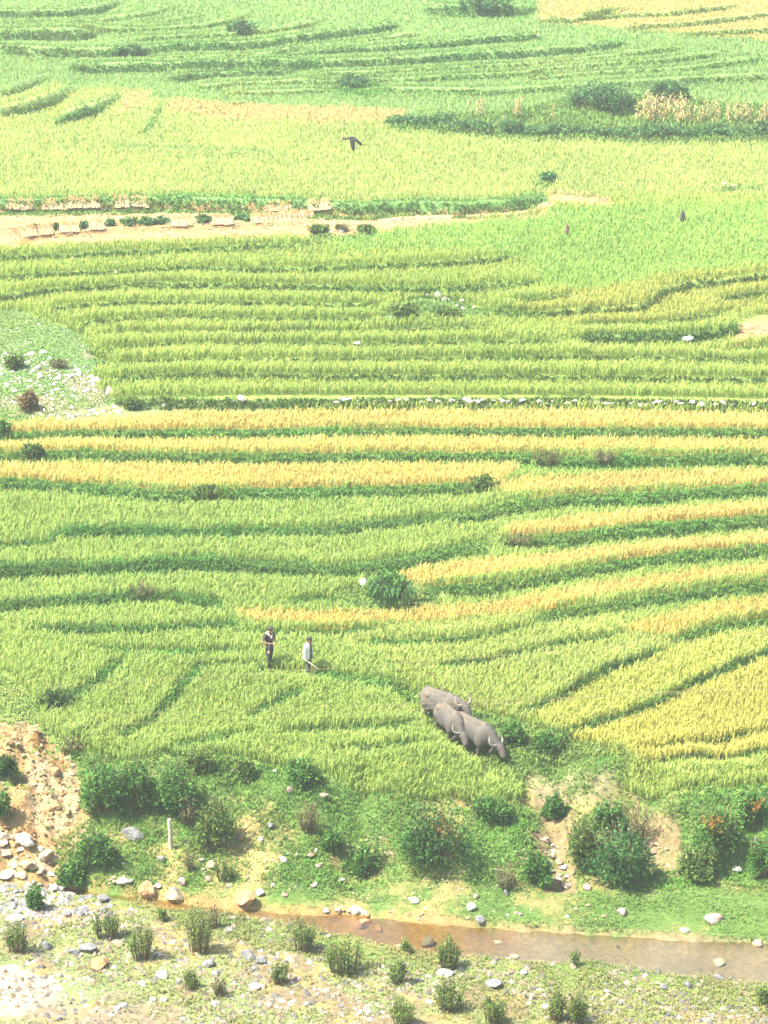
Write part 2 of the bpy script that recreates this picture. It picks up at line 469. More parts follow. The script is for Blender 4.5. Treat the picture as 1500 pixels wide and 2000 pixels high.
CLEAR = {   # no crop at all here
    'straw_strip': [(-400, 402), (40, 401), (300, 398), (520, 402), (640, 410), (720, 421), (800, 419), (900, 411), (1000, 408), (1058, 398), (1066, 380), (1075, 366), (1110, 370), (1190, 379), (1205, 393), (1150, 391), (1085, 386), (1062, 410), (900, 425), (760, 440), (640, 448), (590, 451), (500, 458), (350, 464), (150, 470), (60, 476), (-400, 480)],
    'straw_right': [(1425, 662), (1445, 625), (1500, 614), (1900, 605), (1900, 650), (1500, 656)],
    'straw_line': [(1140, 668), (1340, 664), (1430, 656), (1425, 664), (1340, 671), (1140, 674)],
    'stone_row': [(250, 786), (480, 780), (700, 780), (1000, 779), (1500, 786), (1900, 790), (1900, 797), (1500, 797), (1000, 793), (700, 792), (400, 799), (170, 812), (100, 810)],
}
ROUGH = {   # rough grass instead of rice
    'rubble_left': [(-400, 600), (20, 585), (60, 600), (170, 640), (190, 700), (210, 745), (240, 780), (300, 795), (170, 812), (20, 822), (-400, 840)],
    'mound': [(745, 625), (760, 590), (800, 570), (870, 565), (930, 585), (960, 610), (900, 622)],
    'far_bund': [(760, 245), (800, 222), (900, 215), (1000, 205), (1090, 190), (1110, 175), (1240, 178), (1340, 180), (1420, 195), (1900, 190), (1900, 268), (1300, 272), (1000, 264), (850, 250)],
    'scrub': [(560, 448), (640, 436), (720, 440), (745, 455), (640, 462), (575, 462)],
    'knot': [(1025, 340), (1090, 342), (1080, 360), (1040, 362)],
    'knot_right': [(1380, 352), (1500, 350), (1500, 362), (1420, 368)],
    'teal': [(650, 150), (740, 140), (745, 175), (670, 185)],
    'path_verge': [(780, 1318), (840, 1330), (930, 1372), (1020, 1395), (1105, 1430), (1180, 1458), (1230, 1490), (1222, 1545), (1030, 1560), (990, 1500), (930, 1478), (880, 1440), (835, 1405), (815, 1360)],
    'walk': [(500, 1292), (620, 1296), (700, 1312), (830, 1345), (800, 1352), (650, 1322), (500, 1308)],
    'cane': [(640, 1150), (700, 1128), (790, 1118), (850, 1150), (870, 1180), (760, 1188), (690, 1180)],
    'left_rough': [(-400, 1270), (0, 1290), (60, 1340), (100, 1400), (60, 1405), (-400, 1405)],
}
NAMES = ['none', 'rough', 'wild', 'edge', 'far', 'mid', 'low'] + list(PLOTS.keys())
ID = {n: i for i, n in enumerate(NAMES)}
def zone(px, row):
    px = np.asarray(px, float); row = np.asarray(row, float)
    z = np.where(row < 240, ID['far'], np.where(row < 812, ID['mid'], ID['low']))
    jr = row + (vnoise(px, row, 14, 5) - .5) * 5
    jx = px + (vnoise(px, row, 14, 6) - .5) * 8
    for n, poly in PLOTS.items(): z[inpoly(jx, jr, poly)] = ID[n]
    Yg = np.interp(-row, -_crow, _cy)
    sh = project(0 * Yg, Yg, P(Yg))[1] - row
    wx_ = (fbm(px, row, 45, 12, 3) - .5) * 90
    for n, poly in ROUGH.items(): z[inpoly(jx + (wx_ if n == 'rubble_left' else 0), jr + (wx_ * .25 if n == 'rubble_left' else 0), poly)] = ID['rough']
    for n, poly in CLEAR.items(): z[inpoly(jx, jr, poly) | (inpoly(jx, jr + sh, poly) & ((px < 1000) | (row > 600)))] = ID['none']
    for pts, H, band, wild in LN:
        if not band: continue
        a = np.array(pts, float)
        lr = np.interp(px, a[:, 0], a[:, 1])
        sl = np.gradient(a[:, 1], a[:, 0]) if len(a) > 1 else 0
        s = np.interp(px, a[:, 0], sl)
        d = np.abs(row - lr) / np.sqrt(1 + s * s)
        lo = -1e6 if a[:, 0].min() <= 0 else a[:, 0].min()
        hi = 1e6 if a[:, 0].max() >= 1500 else a[:, 0].max()
        bw = band * .5 * np.where(row < 260, .75 + .35 * vnoise(px, row, 30, 8), .55 + .65 * vnoise(px, row, 30, 8))
        z[(d < bw) & (px > lo) & (px < hi)] = ID['wild' if wild else 'edge']
    return z

RICE = {  # base, tip, panicle, height, label
    'far': ((0.166, 0.276, 0.08), (0.228, 0.36, 0.113), (0.341, 0.412, 0.144), .50, 'pale green rice on the curving far terraces at the top of the view'),
    'far_pale': ((0.246, 0.318, 0.088), (0.36, 0.43, 0.126), (0.447, 0.468, 0.155), .50, 'big pale yellow green rice field behind the harvested straw strip'),
    'straw_pale': ((0.273, 0.263, 0.096), (0.52, 0.4, 0.17), (.52, .40, .16), .45, 'narrow straw coloured strip of rice at the back of the big pale field'),
    'straw_bit': ((0.264, 0.272, 0.1), (0.5, 0.42, 0.18), (.52, .40, .16), .45, 'small straw coloured rice patch beside the far left bund'),
    'far_gold': ((0.264, 0.272, 0.087), (0.5, 0.42, 0.15), (.54, .42, .16), .45, 'far golden rice terraces in the top right corner'),
    'bright': ((0.193, 0.312, 0.07), (0.269, 0.421, 0.097), (0.383, 0.459, 0.13), .50, 'bright green young rice field with two small hung cloths'),
    'pale_mid': ((0.211, 0.271, 0.062), (0.373, 0.412, 0.099), (0.407, 0.381, 0.09), .50, 'pale green rice on the winding terraces above the straw patch at right'),
    'mid': ((0.221, 0.309, 0.067), (0.316, 0.412, 0.09), (0.423, 0.457, 0.126), .52, 'green rice on the long stepped terraces above the white stone row'),
    'low': ((0.22, 0.318, 0.076), (0.318, 0.43, 0.106), (0.413, 0.468, 0.14), .48, 'light green rice on the lower left terraces around the two people'),
    'lime_a': ((0.274, 0.354, 0.092), (0.41, 0.49, 0.13), (0.478, 0.516, 0.164), .46, 'lime yellow rice plot just above the three buffalo'),
    'lime_b': ((0.31, 0.36, 0.089), (0.47, 0.5, 0.125), (0.526, 0.524, 0.16), .46, 'lime yellow rice plot between two diagonal bunds at right'),
    'lime_c': ((0.34, 0.36, 0.089), (0.52, 0.5, 0.125), (0.566, 0.524, 0.16), .46, 'yellowing rice plot below the wide diagonal grass strip'),
    'lime_d': ((0.244, 0.336, 0.08), (0.36, 0.46, 0.11), (0.438, 0.492, 0.148), .48, 'lime rice plot on the lowest terrace above the bushy bank at right'),
    'g1': ((0.477, 0.395, 0.118), (0.6, 0.483, 0.15), (0.62, 0.517, 0.18), .48, 'topmost golden rice terrace right below the white stone row'),
    'g2': ((0.477, 0.406, 0.118), (0.6, 0.499, 0.15), (0.62, 0.529, 0.18), .48, 'second golden rice terrace running the full width'),
    'g3': ((0.477, 0.399, 0.118), (0.6, 0.488, 0.15), (0.62, 0.521, 0.18), .48, 'third golden rice terrace ending before the right edge'),
    'g3b': ((0.477, 0.391, 0.118), (0.6, 0.478, 0.15), (0.62, 0.512, 0.18), .48, 'golden rice plot starting right of the third full terrace'),
    'g4': ((0.477, 0.391, 0.118), (0.6, 0.478, 0.15), (0.62, 0.512, 0.18), .48, 'pointed golden rice strip above the brown bund at right'),
    'g5': ((0.477, 0.391, 0.118), (0.6, 0.478, 0.15), (0.62, 0.512, 0.18), .48, 'golden rice strip whose tip points at the dark cane clump'),
    'g6': ((0.47, 0.387, 0.114), (0.59, 0.473, 0.145), (0.62, 0.508, 0.176), .48, 'long thin golden rice strip running up right from behind the people'),
    'g7': ((0.448, 0.38, 0.103), (0.56, 0.462, 0.13), (0.598, 0.5, 0.164), .48, 'short golden rice plot at right above the lime fields'),
}

# ------------------------------------------------------------------ ground sheet
us = np.concatenate([-np.geomspace(.55, .20, 14)[:-1], np.linspace(-.20, .20, 330), np.geomspace(.20, .55, 14)[1:]])
yr = np.concatenate([np.linspace(-55, 55, 28), np.linspace(57, 66, 10), np.exp(np.concatenate([np.arange(math.log(66.3), math.log(115), .0016), np.arange(math.log(115), math.log(215), .0009)])), np.linspace(217, 358, 60)])
UX, YY = np.meshgrid(us, yr)
XX = UX * np.maximum(YY, 62) * 1.0
ZZ = height(XX.ravel(), YY.ravel()).reshape(XX.shape)
gp, gr = project(XX.ravel(), np.maximum(YY.ravel(), 60), ZZ.ravel() + canopy(YY.ravel()))
gx, gy = XX.ravel(), YY.ravel()

SOIL = np.array((.16, .21, .06)); STRAWC = np.array((.265, .155, .066)); GREEN = np.array((.075, .13, .03))
DRY = np.array((.19, .155, .06)); SAND = np.array((.30, .25, .18)); OCHRE = np.array((.23, .145, .062)); GRAVEL = np.array((.135, .105, .06))
BED1 = np.array((.17, .108, .028)); BED2 = np.array((.19, .17, .115)); EARTH = np.array((.18, .12, .07))
def lerp(a, b, t): return a * (1 - t[:, None]) + b * t[:, None]
def ground_colour(px, row, X, Y):
    n1 = fbm(X, Y, 2.2, 70, 4); n2 = fbm(X, Y, .8, 74, 3); n3 = fbm(X, Y, 5, 77, 3)
    c = np.tile(SOIL, (len(px), 1))
    zz = zone(px, row)
    for n in RICE: c[zz == ID[n]] = (np.array(RICE[n][0]) * .6 + np.array(RICE[n][1]) * .4) * .72
    Yg = np.interp(-row, -_crow, _cy)
    shg = project(0 * Yg, Yg, P(Yg))[1] - row
    c[(zz == ID['wild']) | (zz == ID['rough'])] = (.075, .14, .035)
    c[zz == ID['edge']] = (.11, .17, .04)
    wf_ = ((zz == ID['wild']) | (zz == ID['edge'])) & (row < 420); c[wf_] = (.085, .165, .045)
    for pts, H, band, wild in LN:
        a = np.array(pts, float); lr = np.interp(px, a[:, 0], a[:, 1])
        lo = -1e6 if a[:, 0].min() <= 0 else a[:, 0].min(); hi = 1e6 if a[:, 0].max() >= 1500 else a[:, 0].max()
        nb = (np.abs(row - lr) < band * .5 + np.where(row < 260, 1.0, 9)) & (px > lo) & (px < hi) & (zz != ID['none'])
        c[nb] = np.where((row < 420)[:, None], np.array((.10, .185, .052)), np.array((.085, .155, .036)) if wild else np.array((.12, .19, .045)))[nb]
    rb = inpoly(px, row, ROUGH['rubble_left']); c[rb] = lerp(np.tile(np.array((.09, .15, .05)), (rb.sum(), 1)), np.array((.20, .17, .11)), sstep(.45, .6, n1[rb]) * sstep(650, 690, row[rb]))
    for n in ('straw_strip', 'straw_right', 'straw_line'):
        c[inpoly(px, row, CLEAR[n]) | (inpoly(px, row + shg, CLEAR[n]) & (px < 1000))] = STRAWC
    ss = inpoly(px, row, CLEAR['straw_strip']) | inpoly(px, row + shg, CLEAR['straw_strip'])
    c[ss] = lerp(c[ss], np.array((.21, .165, .075)), sstep(.45, .7, n2[ss]))
    sr = inpoly(px, row, CLEAR['stone_row']) | inpoly(px, row + shg, CLEAR['stone_row']); c[sr] = (.13, .16, .06)
    g = np.clip((px - 1085) / 115, 0, 1)
    low = row > bank_top(px)
    b = lerp(np.tile(GREEN, (len(px), 1)), DRY, sstep(.45, .7, n1 * .6 + n2 * .4))
    flatw = sstep(81.2, 79.2, Y) if False else 1 - sstep(79.2, 81.4, Y)
    yb = np.interp(X, SBX, SBY)
    fg = sstep(0, 1, (yb - Y) / 1.5)                # near side of the stream
    gcol = lerp(np.tile(DRY, (len(px), 1)), GRAVEL, sstep(.38, .62, n2))
    gcol = lerp(gcol, GREEN * 1.25 + .03, sstep(.46, .62, n1) * .65)
    strip = np.exp(-((yb - Y - .9) / 1.0) ** 2)
    gcol = lerp(gcol, GREEN * 1.3, np.clip(strip, 0, 1) * sstep(300, 420, px))
    right = sstep(900, 1300, px) * .6
    gcol = lerp(gcol, np.array((.13, .16, .04)), right * sstep(.35, .55, n1))
    b = lerp(b, gcol, fg)
    sand = inpoly(px + (n1 - .5) * 90, row + (n2 - .5) * 40, [(-400, 1888), (40, 1890), (110, 1908), (140, 1940), (110, 1972), (40, 1980), (-400, 1975)])
    b[sand] = lerp(b[sand], SAND, .75 + .25 * n2[sand])
    sand2 = inpoly(px + (n1 - .5) * 160, row + (n2 - .5) * 50, [(-400, 1960), (260, 1950), (420, 1985), (420, 2050), (-400, 2050)])
    b[sand2] = lerp(b[sand2], SAND * .55, .3 + .4 * n2[sand2])
    # cliff, stone slope, gullies, track
    cl = inpoly(px + (n2 - .5) * 40, row + (n1 - .5) * 40, [(-400, 1400), (45, 1388), (100, 1445), (160, 1490), (180, 1600), (150, 1660), (110, 1725), (-400, 1735)])
    cc = lerp(np.tile(OCHRE, (len(px), 1)), np.array((.26, .185, .11)), sstep(.35, .65, n2))
    cc = lerp(cc, np.array((.15, .085, .03)), sstep(.62, .8, fbm(X, Y, .6, 83, 3)))
    cc = lerp(cc, GREEN, sstep(.58, .66, n1) * sstep(1480, 1540, row))
    b[cl] = cc[cl]
    for poly, a in (([(1050, 1540), (1105, 1540), (1130, 1640), (1130, 1750), (1060, 1745), (1045, 1640)], .85), ([(1262, 1590), (1335, 1590), (1328, 1705), (1255, 1705)], .85), ([(735, 1630), (770, 1630), (775, 1690), (740, 1680)], .7)):
        k = inpoly(px + (n2 - .5) * 40, row + (n1 - .5) * 30, poly)
        b[k] = lerp(b[k], EARTH, a * (.6 + .5 * n2[k]).clip(0, 1))
    tr = inpoly(px + (n2 - .5) * 50, row, [(990, 1470), (1200, 1490), (1200, 1560), (1060, 1570), (1020, 1500)])
    b[tr] = lerp(b[tr], np.array((.15, .145, .08)), .6 * n2[tr] + .2)
    # stream edge and bed
    yt = np.interp(X, STX, STY)
    ins = np.minimum(yt - Y, Y - yb)
    wet = sstep(-.55, -.05, ins) * sstep(-17.5, -15, X)
    edgec = lerp(np.tile(np.array((.22, .135, .055)), (len(px), 1)), np.array((.17, .13, .07)), sstep(750, 1150, px))
    b = lerp(b, edgec, wet * .8 * sstep(.3, .5, n2 + .1))
    inside = sstep(-.02, .2, ins) * sstep(-17.5, -15, X)
    bed = lerp(np.tile(BED1, (len(px), 1)), BED2, sstep(800, 1080, px + (n1 - .5) * 300))
    bed = bed * (.75 + .5 * n2[:, None])
    b = lerp(b, bed, inside)
    c[low] = b[low]
    under = Y < 64
    c[under] = (.10, .16, .04)
    return c
GC = ground_colour(gp, gr, gx, gy)
nr, nc = XX.shape
idx = np.arange(nr * nc).reshape(nr, nc)
quads = np.stack([idx[:-1, :-1], idx[:-1, 1:], idx[1:, 1:], idx[1:, :-1]], -1).reshape(-1, 4)
gme = mesh_tris('ground', np.stack([gx, gy, ZZ.ravel()], -1), quads, GC, M_GROUND, True)
tag(link('ground', gme), 'terraced valley side dropping to a flat stream bed', None, None, 'structure')

# water
wx = np.linspace(-15.5, 20, 220)
wt = np.interp(wx, STX, STY) + .55; wb = np.interp(wx, SBX, SBY) - .55
wv = []
NS = 8
WZ = ZC - 41.0 - .17
for k in range(NS + 1):
    f = k / NS
    wv.append(np.stack([wx, wb * (1 - f) + wt * f, np.full_like(wx, WZ) + .0 * wx], -1))
wv = np.concatenate(wv)
wi = np.arange(len(wv)).reshape(NS + 1, -1)
wf = np.stack([wi[:-1, :-1], wi[:-1, 1:], wi[1:, 1:], wi[1:, :-1]], -1).reshape(-1, 4)
tag(link('water', mesh_tris('water', wv, wf, None, M_WATER, True)), 'shallow brown stream running below the bank', None, None, 'structure')

# ------------------------------------------------------------------ blades
def blades(name, X, Y, Z, hgt, wid, nb, cb, ct, lean=.45, spread=.08, mat=None, seed=0, panicle=0.0, cp_=None, stiff=.62):
    """tufts of bent blades as one mesh; hgt, wid, colours are per tuft"""
    rng = np.random.default_rng(seed)
    n = len(X) * nb
    rep = lambda a: np.repeat(a, nb, axis=0)
    X = rep(X) + rng.normal(0, 1, n) * rep(spread if isinstance(spread, np.ndarray) else np.full(len(X), spread))
    Y = rep(Y) + rng.normal(0, 1, n) * .8 * rep(spread if isinstance(spread, np.ndarray) else np.full(len(Z), spread))
    Z = rep(Z) - .04
    h = rep(hgt) * (.7 + .5 * rng.random(n)); w = rep(wid) * (.7 + .6 * rng.random(n)) * .5
    a = rng.random(n) * 2 * np.pi
    la = lean * (.4 + 1.0 * rng.random(n))
    b = a + np.pi / 2 + (rng.random(n) - .5) * 1.2
    dx, dy = np.cos(a), np.sin(a)
    wx_, wy_ = np.cos(b) * w, np.sin(b) * w
    V = np.empty((n, 4, 3), np.float32)
    arch = rng.random(n) < .6
    m1 = np.where(arch, .80, stiff) * h
    x1 = X + dx * la * h * .28; y1 = Y + dy * la * h * .28; z1 = Z + m1
    x2 = X + dx * la * h; y2 = Y + dy * la * h; z2 = Z + h * np.where(arch, .93, 1.0)
    V[:, 0] = np.stack([X, Y, Z], -1)
    V[:, 1] = np.stack([x1 - wx_, y1 - wy_, z1], -1); V[:, 2] = np.stack([x1 + wx_, y1 + wy_, z1], -1)
    V[:, 3] = np.stack([x2, y2, z2], -1)
    cb = rep(cb); ct = rep(ct)
    br = (.90 + .20 * rng.random(n))[:, None]
    if panicle:
        pk = rng.random(n) < panicle
        ct = np.where(pk[:, None], cp_, ct)
    C = np.empty((n, 4, 3), np.float32)
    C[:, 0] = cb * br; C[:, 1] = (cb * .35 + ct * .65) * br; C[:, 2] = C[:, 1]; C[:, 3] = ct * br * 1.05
    base = (np.arange(n) * 4)[:, None]
    F = np.concatenate([base + np.array([[0, 2, 1]]), base + np.array([[1, 2, 3]])], 1).reshape(-1, 3)
    return mesh_tris(name, V.reshape(-1, 3), F, C.reshape(-1, 3), mat)

def scatter(x0, x1, r0, r1, dx, dr):
    gx_, gr_ = np.meshgrid(np.arange(x0, x1, dx), np.arange(r0, r1, dr))
    gx_ = gx_.ravel() + (RNG.random(gx_.size) - .5) * dx * 1.2
    gr_ = gr_.ravel() + (RNG.random(gr_.size) - .5) * dr * 1.2
    return gx_, gr_

spx, srow = scatter(-160, 1660, -60, 1572, 4.2, 3.4)
spx = np.concatenate([spx]); srow = np.concatenate([srow])
keep = srow < bank_top(spx)
spx, srow = spx[keep], srow[keep]
SX, SY = plan(spx, srow)
SZ = height(SX, SY)
ZN0 = zone(spx, srow)
EX, EY, EW = [], [], []
for (pts, H, band, wild), (lx, ly, H2, le, re_) in zip(LN, LW):
    a = np.array(pts, float)
    n = int((a[:, 0].max() - a[:, 0].min()) * (3.0 if a[0, 1] < 260 else 1.6))
    x = RNG.uniform(lx[0], lx[-1], n); y = np.interp(x, lx, ly) + RNG.uniform(-.32, .12, n)
    EX.append(x); EY.append(y); EW.append(np.full(n, wild))
EX = np.concatenate(EX); EY = np.concatenate(EY); EW = np.concatenate(EW)
EZ = height(EX, EY)
epx, erow = project(EX, EY, P(EY) + canopy(EY))
ez = zone(epx, erow)
kk = (ez != ID['none']) & (ez != ID['rough'])
SX = np.concatenate([SX, EX[kk]]); SY = np.concatenate([SY, EY[kk]]); SZ = np.concatenate([SZ, EZ[kk]])
spx = np.concatenate([spx, epx[kk]]); srow = np.concatenate([srow, erow[kk]])
EXTRA = np.concatenate([np.zeros(len(SX) - kk.sum(), bool), np.ones(kk.sum(), bool)])
SC = FPX / (SY * cp - (SZ - ZC) * sp)
ZN = np.concatenate([ZN0, np.where(EW[kk], ID['wild'], ID['edge'])])
big = fbm(SX, SY, 7.0, 20, 3); mid_ = fbm(SX, SY, 1.6, 24, 2)

for i, (n, (cb, ct, cpn, hh, lab)) in enumerate(RICE.items()):
    k = ZN == ID[n]
    if not k.any(): continue
    m = k.sum()
    v = (.80 + .40 * big[k])[:, None] * (.92 + .16 * mid_[k])[:, None]
    g = np.clip((big[k] - .5) * 2.2, -1, 1)[:, None]
    ctv = np.array(ct) * v * (1 + g * np.array([.10, .0, .06]))
    cbv = np.tile(np.array(cb), (m, 1)) * v
    hv = hh * (.90 + .2 * RNG.random(m)) * (.9 + .2 * mid_[k]) * np.clip(SC[k] / 40, .68, 1.0)
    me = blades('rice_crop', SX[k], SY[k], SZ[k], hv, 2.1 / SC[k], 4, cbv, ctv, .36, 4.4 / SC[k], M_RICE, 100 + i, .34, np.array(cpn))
    tag(link('rice_crop', me), lab, 'rice', None, 'stuff')

for nm, key, cb, ct, hh, lab in (
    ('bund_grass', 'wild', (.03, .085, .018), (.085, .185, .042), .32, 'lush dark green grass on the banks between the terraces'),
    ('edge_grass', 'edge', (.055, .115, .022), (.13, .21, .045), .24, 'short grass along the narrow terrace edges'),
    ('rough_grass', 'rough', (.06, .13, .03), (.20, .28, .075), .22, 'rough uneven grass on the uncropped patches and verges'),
):
    k = ZN == ID[key]; m = k.sum()
    v = (.7 + .6 * mid_[k])[:, None]
    g = np.clip((big[k] - .5) * 2.5, -1, 1)[:, None]
    ctv = np.array(ct) * v * (1 + g * np.array([.35, .0, .15]))
    hv = hh * (.55 + .9 * mid_[k]) * (.8 + .4 * RNG.random(m))
    if key != 'rough':
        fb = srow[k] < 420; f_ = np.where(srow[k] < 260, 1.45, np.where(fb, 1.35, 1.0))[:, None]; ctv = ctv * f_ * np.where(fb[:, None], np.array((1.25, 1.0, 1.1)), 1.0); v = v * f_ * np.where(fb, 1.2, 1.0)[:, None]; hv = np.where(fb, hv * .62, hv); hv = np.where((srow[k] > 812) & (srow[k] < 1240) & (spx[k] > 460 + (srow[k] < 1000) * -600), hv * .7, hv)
    hv = np.where(EXTRA[k], np.minimum(hv, .24), hv)
    fl = (srow[k] > 812) & (srow[k] < 1240) & ~((srow[k] > 960) & (spx[k] < 900)); ctv = np.where(fl[:, None], ctv * np.array((1.75, 1.42, 1.35)), ctv); v = np.where(fl[:, None], v * 1.3, v); fl = (srow[k] > 1240) & (spx[k] < 840); ctv = np.where(fl[:, None], ctv * 1.3, ctv); hv = np.where(fl, hv * .75, hv); lo_ = (srow[k] > 960) & (spx[k] < 900); ctv = np.where(lo_[:, None], ctv * np.array((1.35, 1.25, 1.3)), ctv)
    if key == 'rough':
        thin = inpoly(spx[k], srow[k], ROUGH['rubble_left']); hv = np.where(thin, hv * .5, hv); fb = srow[k] < 275; hv = np.where(fb, hv * 1.7, hv); ctv = np.where(fb[:, None], ctv * np.array((.72, .85, .72)), ctv)
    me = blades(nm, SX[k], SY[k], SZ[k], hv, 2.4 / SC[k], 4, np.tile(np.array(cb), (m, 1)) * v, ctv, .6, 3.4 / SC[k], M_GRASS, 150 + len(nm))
    tag(link(nm, me), lab, 'grass', None, 'stuff')

# grass on the bank, the meadow and the gravel flat
bpx, brow = scatter(-120, 1620, 1392, 2030, 4.6, 4.2)
keep = brow > bank_top(bpx)
bpx, brow = bpx[keep], brow[keep]
BX, BY = plan(bpx, brow)
BZ = height(BX, BY)
bp2, br2 = project(BX, BY, BZ)
n1 = fbm(BX, BY, 2.2, 70, 4); n2 = fbm(BX, BY, .8, 74, 3)
yt = np.interp(BX, STX, STY); yb = np.interp(BX, SBX, SBY)
ins = np.minimum(yt - BY, BY - yb)
near = BY < yb
dens = np.where(near, .08 + .5 * sstep(.46, .62, n1), 1.05 - .92 * sstep(.50, .72, n1 * .6 + n2 * .4))
dens = np.where(near & (yb - BY < 1.6 + 1.2 * n2) & (bp2 > 330), .97, dens)
dens = np.where(near & (bp2 > 900), np.maximum(dens, .5), dens)
for poly, f in (([(-400, 1880), (60, 1880), (170, 1910), (190, 1940), (170, 1990), (-400, 2000)], .0),
                ([(-400, 1400), (45, 1385), (100, 1440), (150, 1490), (170, 1600), (110, 1640), (-400, 1640)], .13),
                ([(-400, 1615), (100, 1625), (115, 1720), (-400, 1725)], .05),
                ([(1050, 1560), (1110, 1560), (1125, 1640), (1125, 1745), (1060, 1745), (1050, 1640)], .08),
                ([(1265, 1600), (1330, 1600), (1325, 1700), (1258, 1700)], .1),
                ([(0, 1720), (210, 1735), (200, 1790), (0, 1780)], .15),
                ([(380, 1735), (640, 1760), (900, 1775), (880, 1800), (640, 1785), (400, 1765)], .25)):
    dens = np.where(inpoly(bp2, br2, poly), dens * 0 + f, dens)
dens = np.where(ins > -.12, 0, dens)
k = RNG.random(len(bpx)) < dens
BX, BY, BZ, n1, n2, near, bp2, br2 = BX[k], BY[k], BZ[k], n1[k], n2[k], near[k], bp2[k], br2[k]
SCB = FPX / (BY * cp - (BZ - ZC) * sp)
def grass_part(mask, nm, lab, cb, ct, dry, hh, seed):
    m = mask.sum(); v = (.7 + .6 * n2[mask])[:, None]
    t = sstep(.42, .68, n1[mask] * .5 + RNG.random(m) * .5)
    ctv = lerp(np.tile(np.array(ct), (m, 1)), np.array(dry), t * .75) * v
    hv = hh * (.5 + 1.0 * vnoise(BX[mask], BY[mask], .9, 90)) * (.7 + .6 * RNG.random(m))
    me = blades(nm, BX[mask], BY[mask], BZ[mask], hv, 2.2 / SCB[mask], 4, np.tile(np.array(cb), (m, 1)) * v, ctv, .7, 3.4 / SCB[mask], M_GRASS, seed)
    tag(link(nm, me), lab, 'grass', None, 'stuff')
grass_part(~near & (BY > 80.4), 'bank_grass', 'bright green grass covering the bushy bank above the stream', (.05, .13, .03), (.135, .29, .058), (.24, .25, .07), .15, 201)
grass_part(~near & (BY <= 80.4), 'meadow_grass', 'short green turf between the bank and the far edge of the stream', (.05, .12, .03), (.14, .25, .065), (.22, .25, .08), .09, 202)
grass_part(near, 'flat_grass', 'thin yellowish grass on the gravelly near side of the stream', (.08, .11, .035), (.21, .26, .085), (.36, .30, .12), .12, 203)

# ------------------------------------------------------------------ generic mesh builder (for the modelled things)
class MB:
    def __init__(s): s.v = []; s.f = []; s.m = []
    def add(s, v, f, mi=0):
        b = len(s.v); s.v += [tuple(x) for x in v]; s.f += [tuple(i + b for i in q) for q in f]; s.m += [mi] * len(f)
    def tube(s, pts, rad, n=10, mi=0, flat=1.0):
        pts = [Vector(p) for p in pts]
        if not hasattr(rad, '__len__'): rad = [rad] * len(pts)
        ring = []; vs_ = []
        ref = None
        for i, p in enumerate(pts):
            t = (pts[min(i + 1, len(pts) - 1)] - pts[max(i - 1, 0)]).normalized()
            if ref is None:
                ref = Vector((1, 0, 0)) if abs(t.x) < .8 else Vector((0, 1, 0))
            a = (ref - t * ref.dot(t)).normalized(); ref = a
            b = t.cross(a)
            ra = rad[i] if hasattr(rad[i], '__len__') else (rad[i], rad[i] * flat)
            for k in range(n):
                q = 2 * math.pi * k / n
                vs_.append(p + a * math.cos(q) * ra[0] + b * math.sin(q) * ra[1])
        f = []
        for i in range(len(pts) - 1):
            for k in range(n):
                f.append((i * n + k, i * n + (k + 1) % n, (i + 1) * n + (k + 1) % n, (i + 1) * n + k))
        f.append(tuple(range(n - 1, -1, -1))); f.append(tuple((len(pts) - 1) * n + k for k in range(n)))
        s.add(vs_, f, mi)
    def ell(s, c, r, n=14, m=9, mi=0):
        v = [(c[0], c[1], c[2] - r[2])]
        for i in range(1, m):
            th = math.pi * i / m
            for k in range(n):
                q = 2 * math.pi * k / n
                v.append((c[0] + r[0] * math.sin(th) * math.cos(q), c[1] + r[1] * math.sin(th) * math.sin(q), c[2] - r[2] * math.cos(th)))
        v.append((c[0], c[1], c[2] + r[2]))
        f = [(0, 1 + (k + 1) % n, 1 + k) for k in range(n)]
        for i in range(m - 2):
            for k in range(n):
                a = 1 + i * n + k; b = 1 + i * n + (k + 1) % n
                f.append((a, b, b + n, a + n))
        t = len(v) - 1; o = 1 + (m - 2) * n
        f += [(o + k, o + (k + 1) % n, t) for k in range(n)]
        s.add(v, f, mi)
    def build(s, name, mats, parent=None, smooth=True):
        me = bpy.data.meshes.new(name)
        me.from_pydata([tuple(x) for x in s.v], [], s.f)
        for m in (mats if isinstance(mats, (list, tuple)) else [mats]): me.materials.append(m)
        me.polygons.foreach_set('material_index', s.m)
        if smooth: me.polygons.foreach_set('use_smooth', [True] * len(me.polygons))
        me.update()
        return link(name, me, parent)

def fuse(o, voxel, it=4, fac=.5, disp=None):
    """one continuous surface out of the overlapping pieces of a mesh"""
    mats = list(o.data.materials)
    r = o.modifiers.new('r', 'REMESH'); r.mode = 'VOXEL'; r.voxel_size = voxel; r.use_smooth_shade = True
    sm = o.modifiers.new('s', 'SMOOTH'); sm.factor = fac; sm.iterations = it
    dg = bpy.context.evaluated_depsgraph_get(); dg.update()
    me = bpy.data.meshes.new_from_object(o.evaluated_get(dg))
    me.name = o.name
    o.modifiers.clear()
    o.data = me
    me.materials.clear()
    for m in mats: me.materials.append(m)
    me.polygons.foreach_set('use_smooth', [True] * len(me.polygons))
    return o

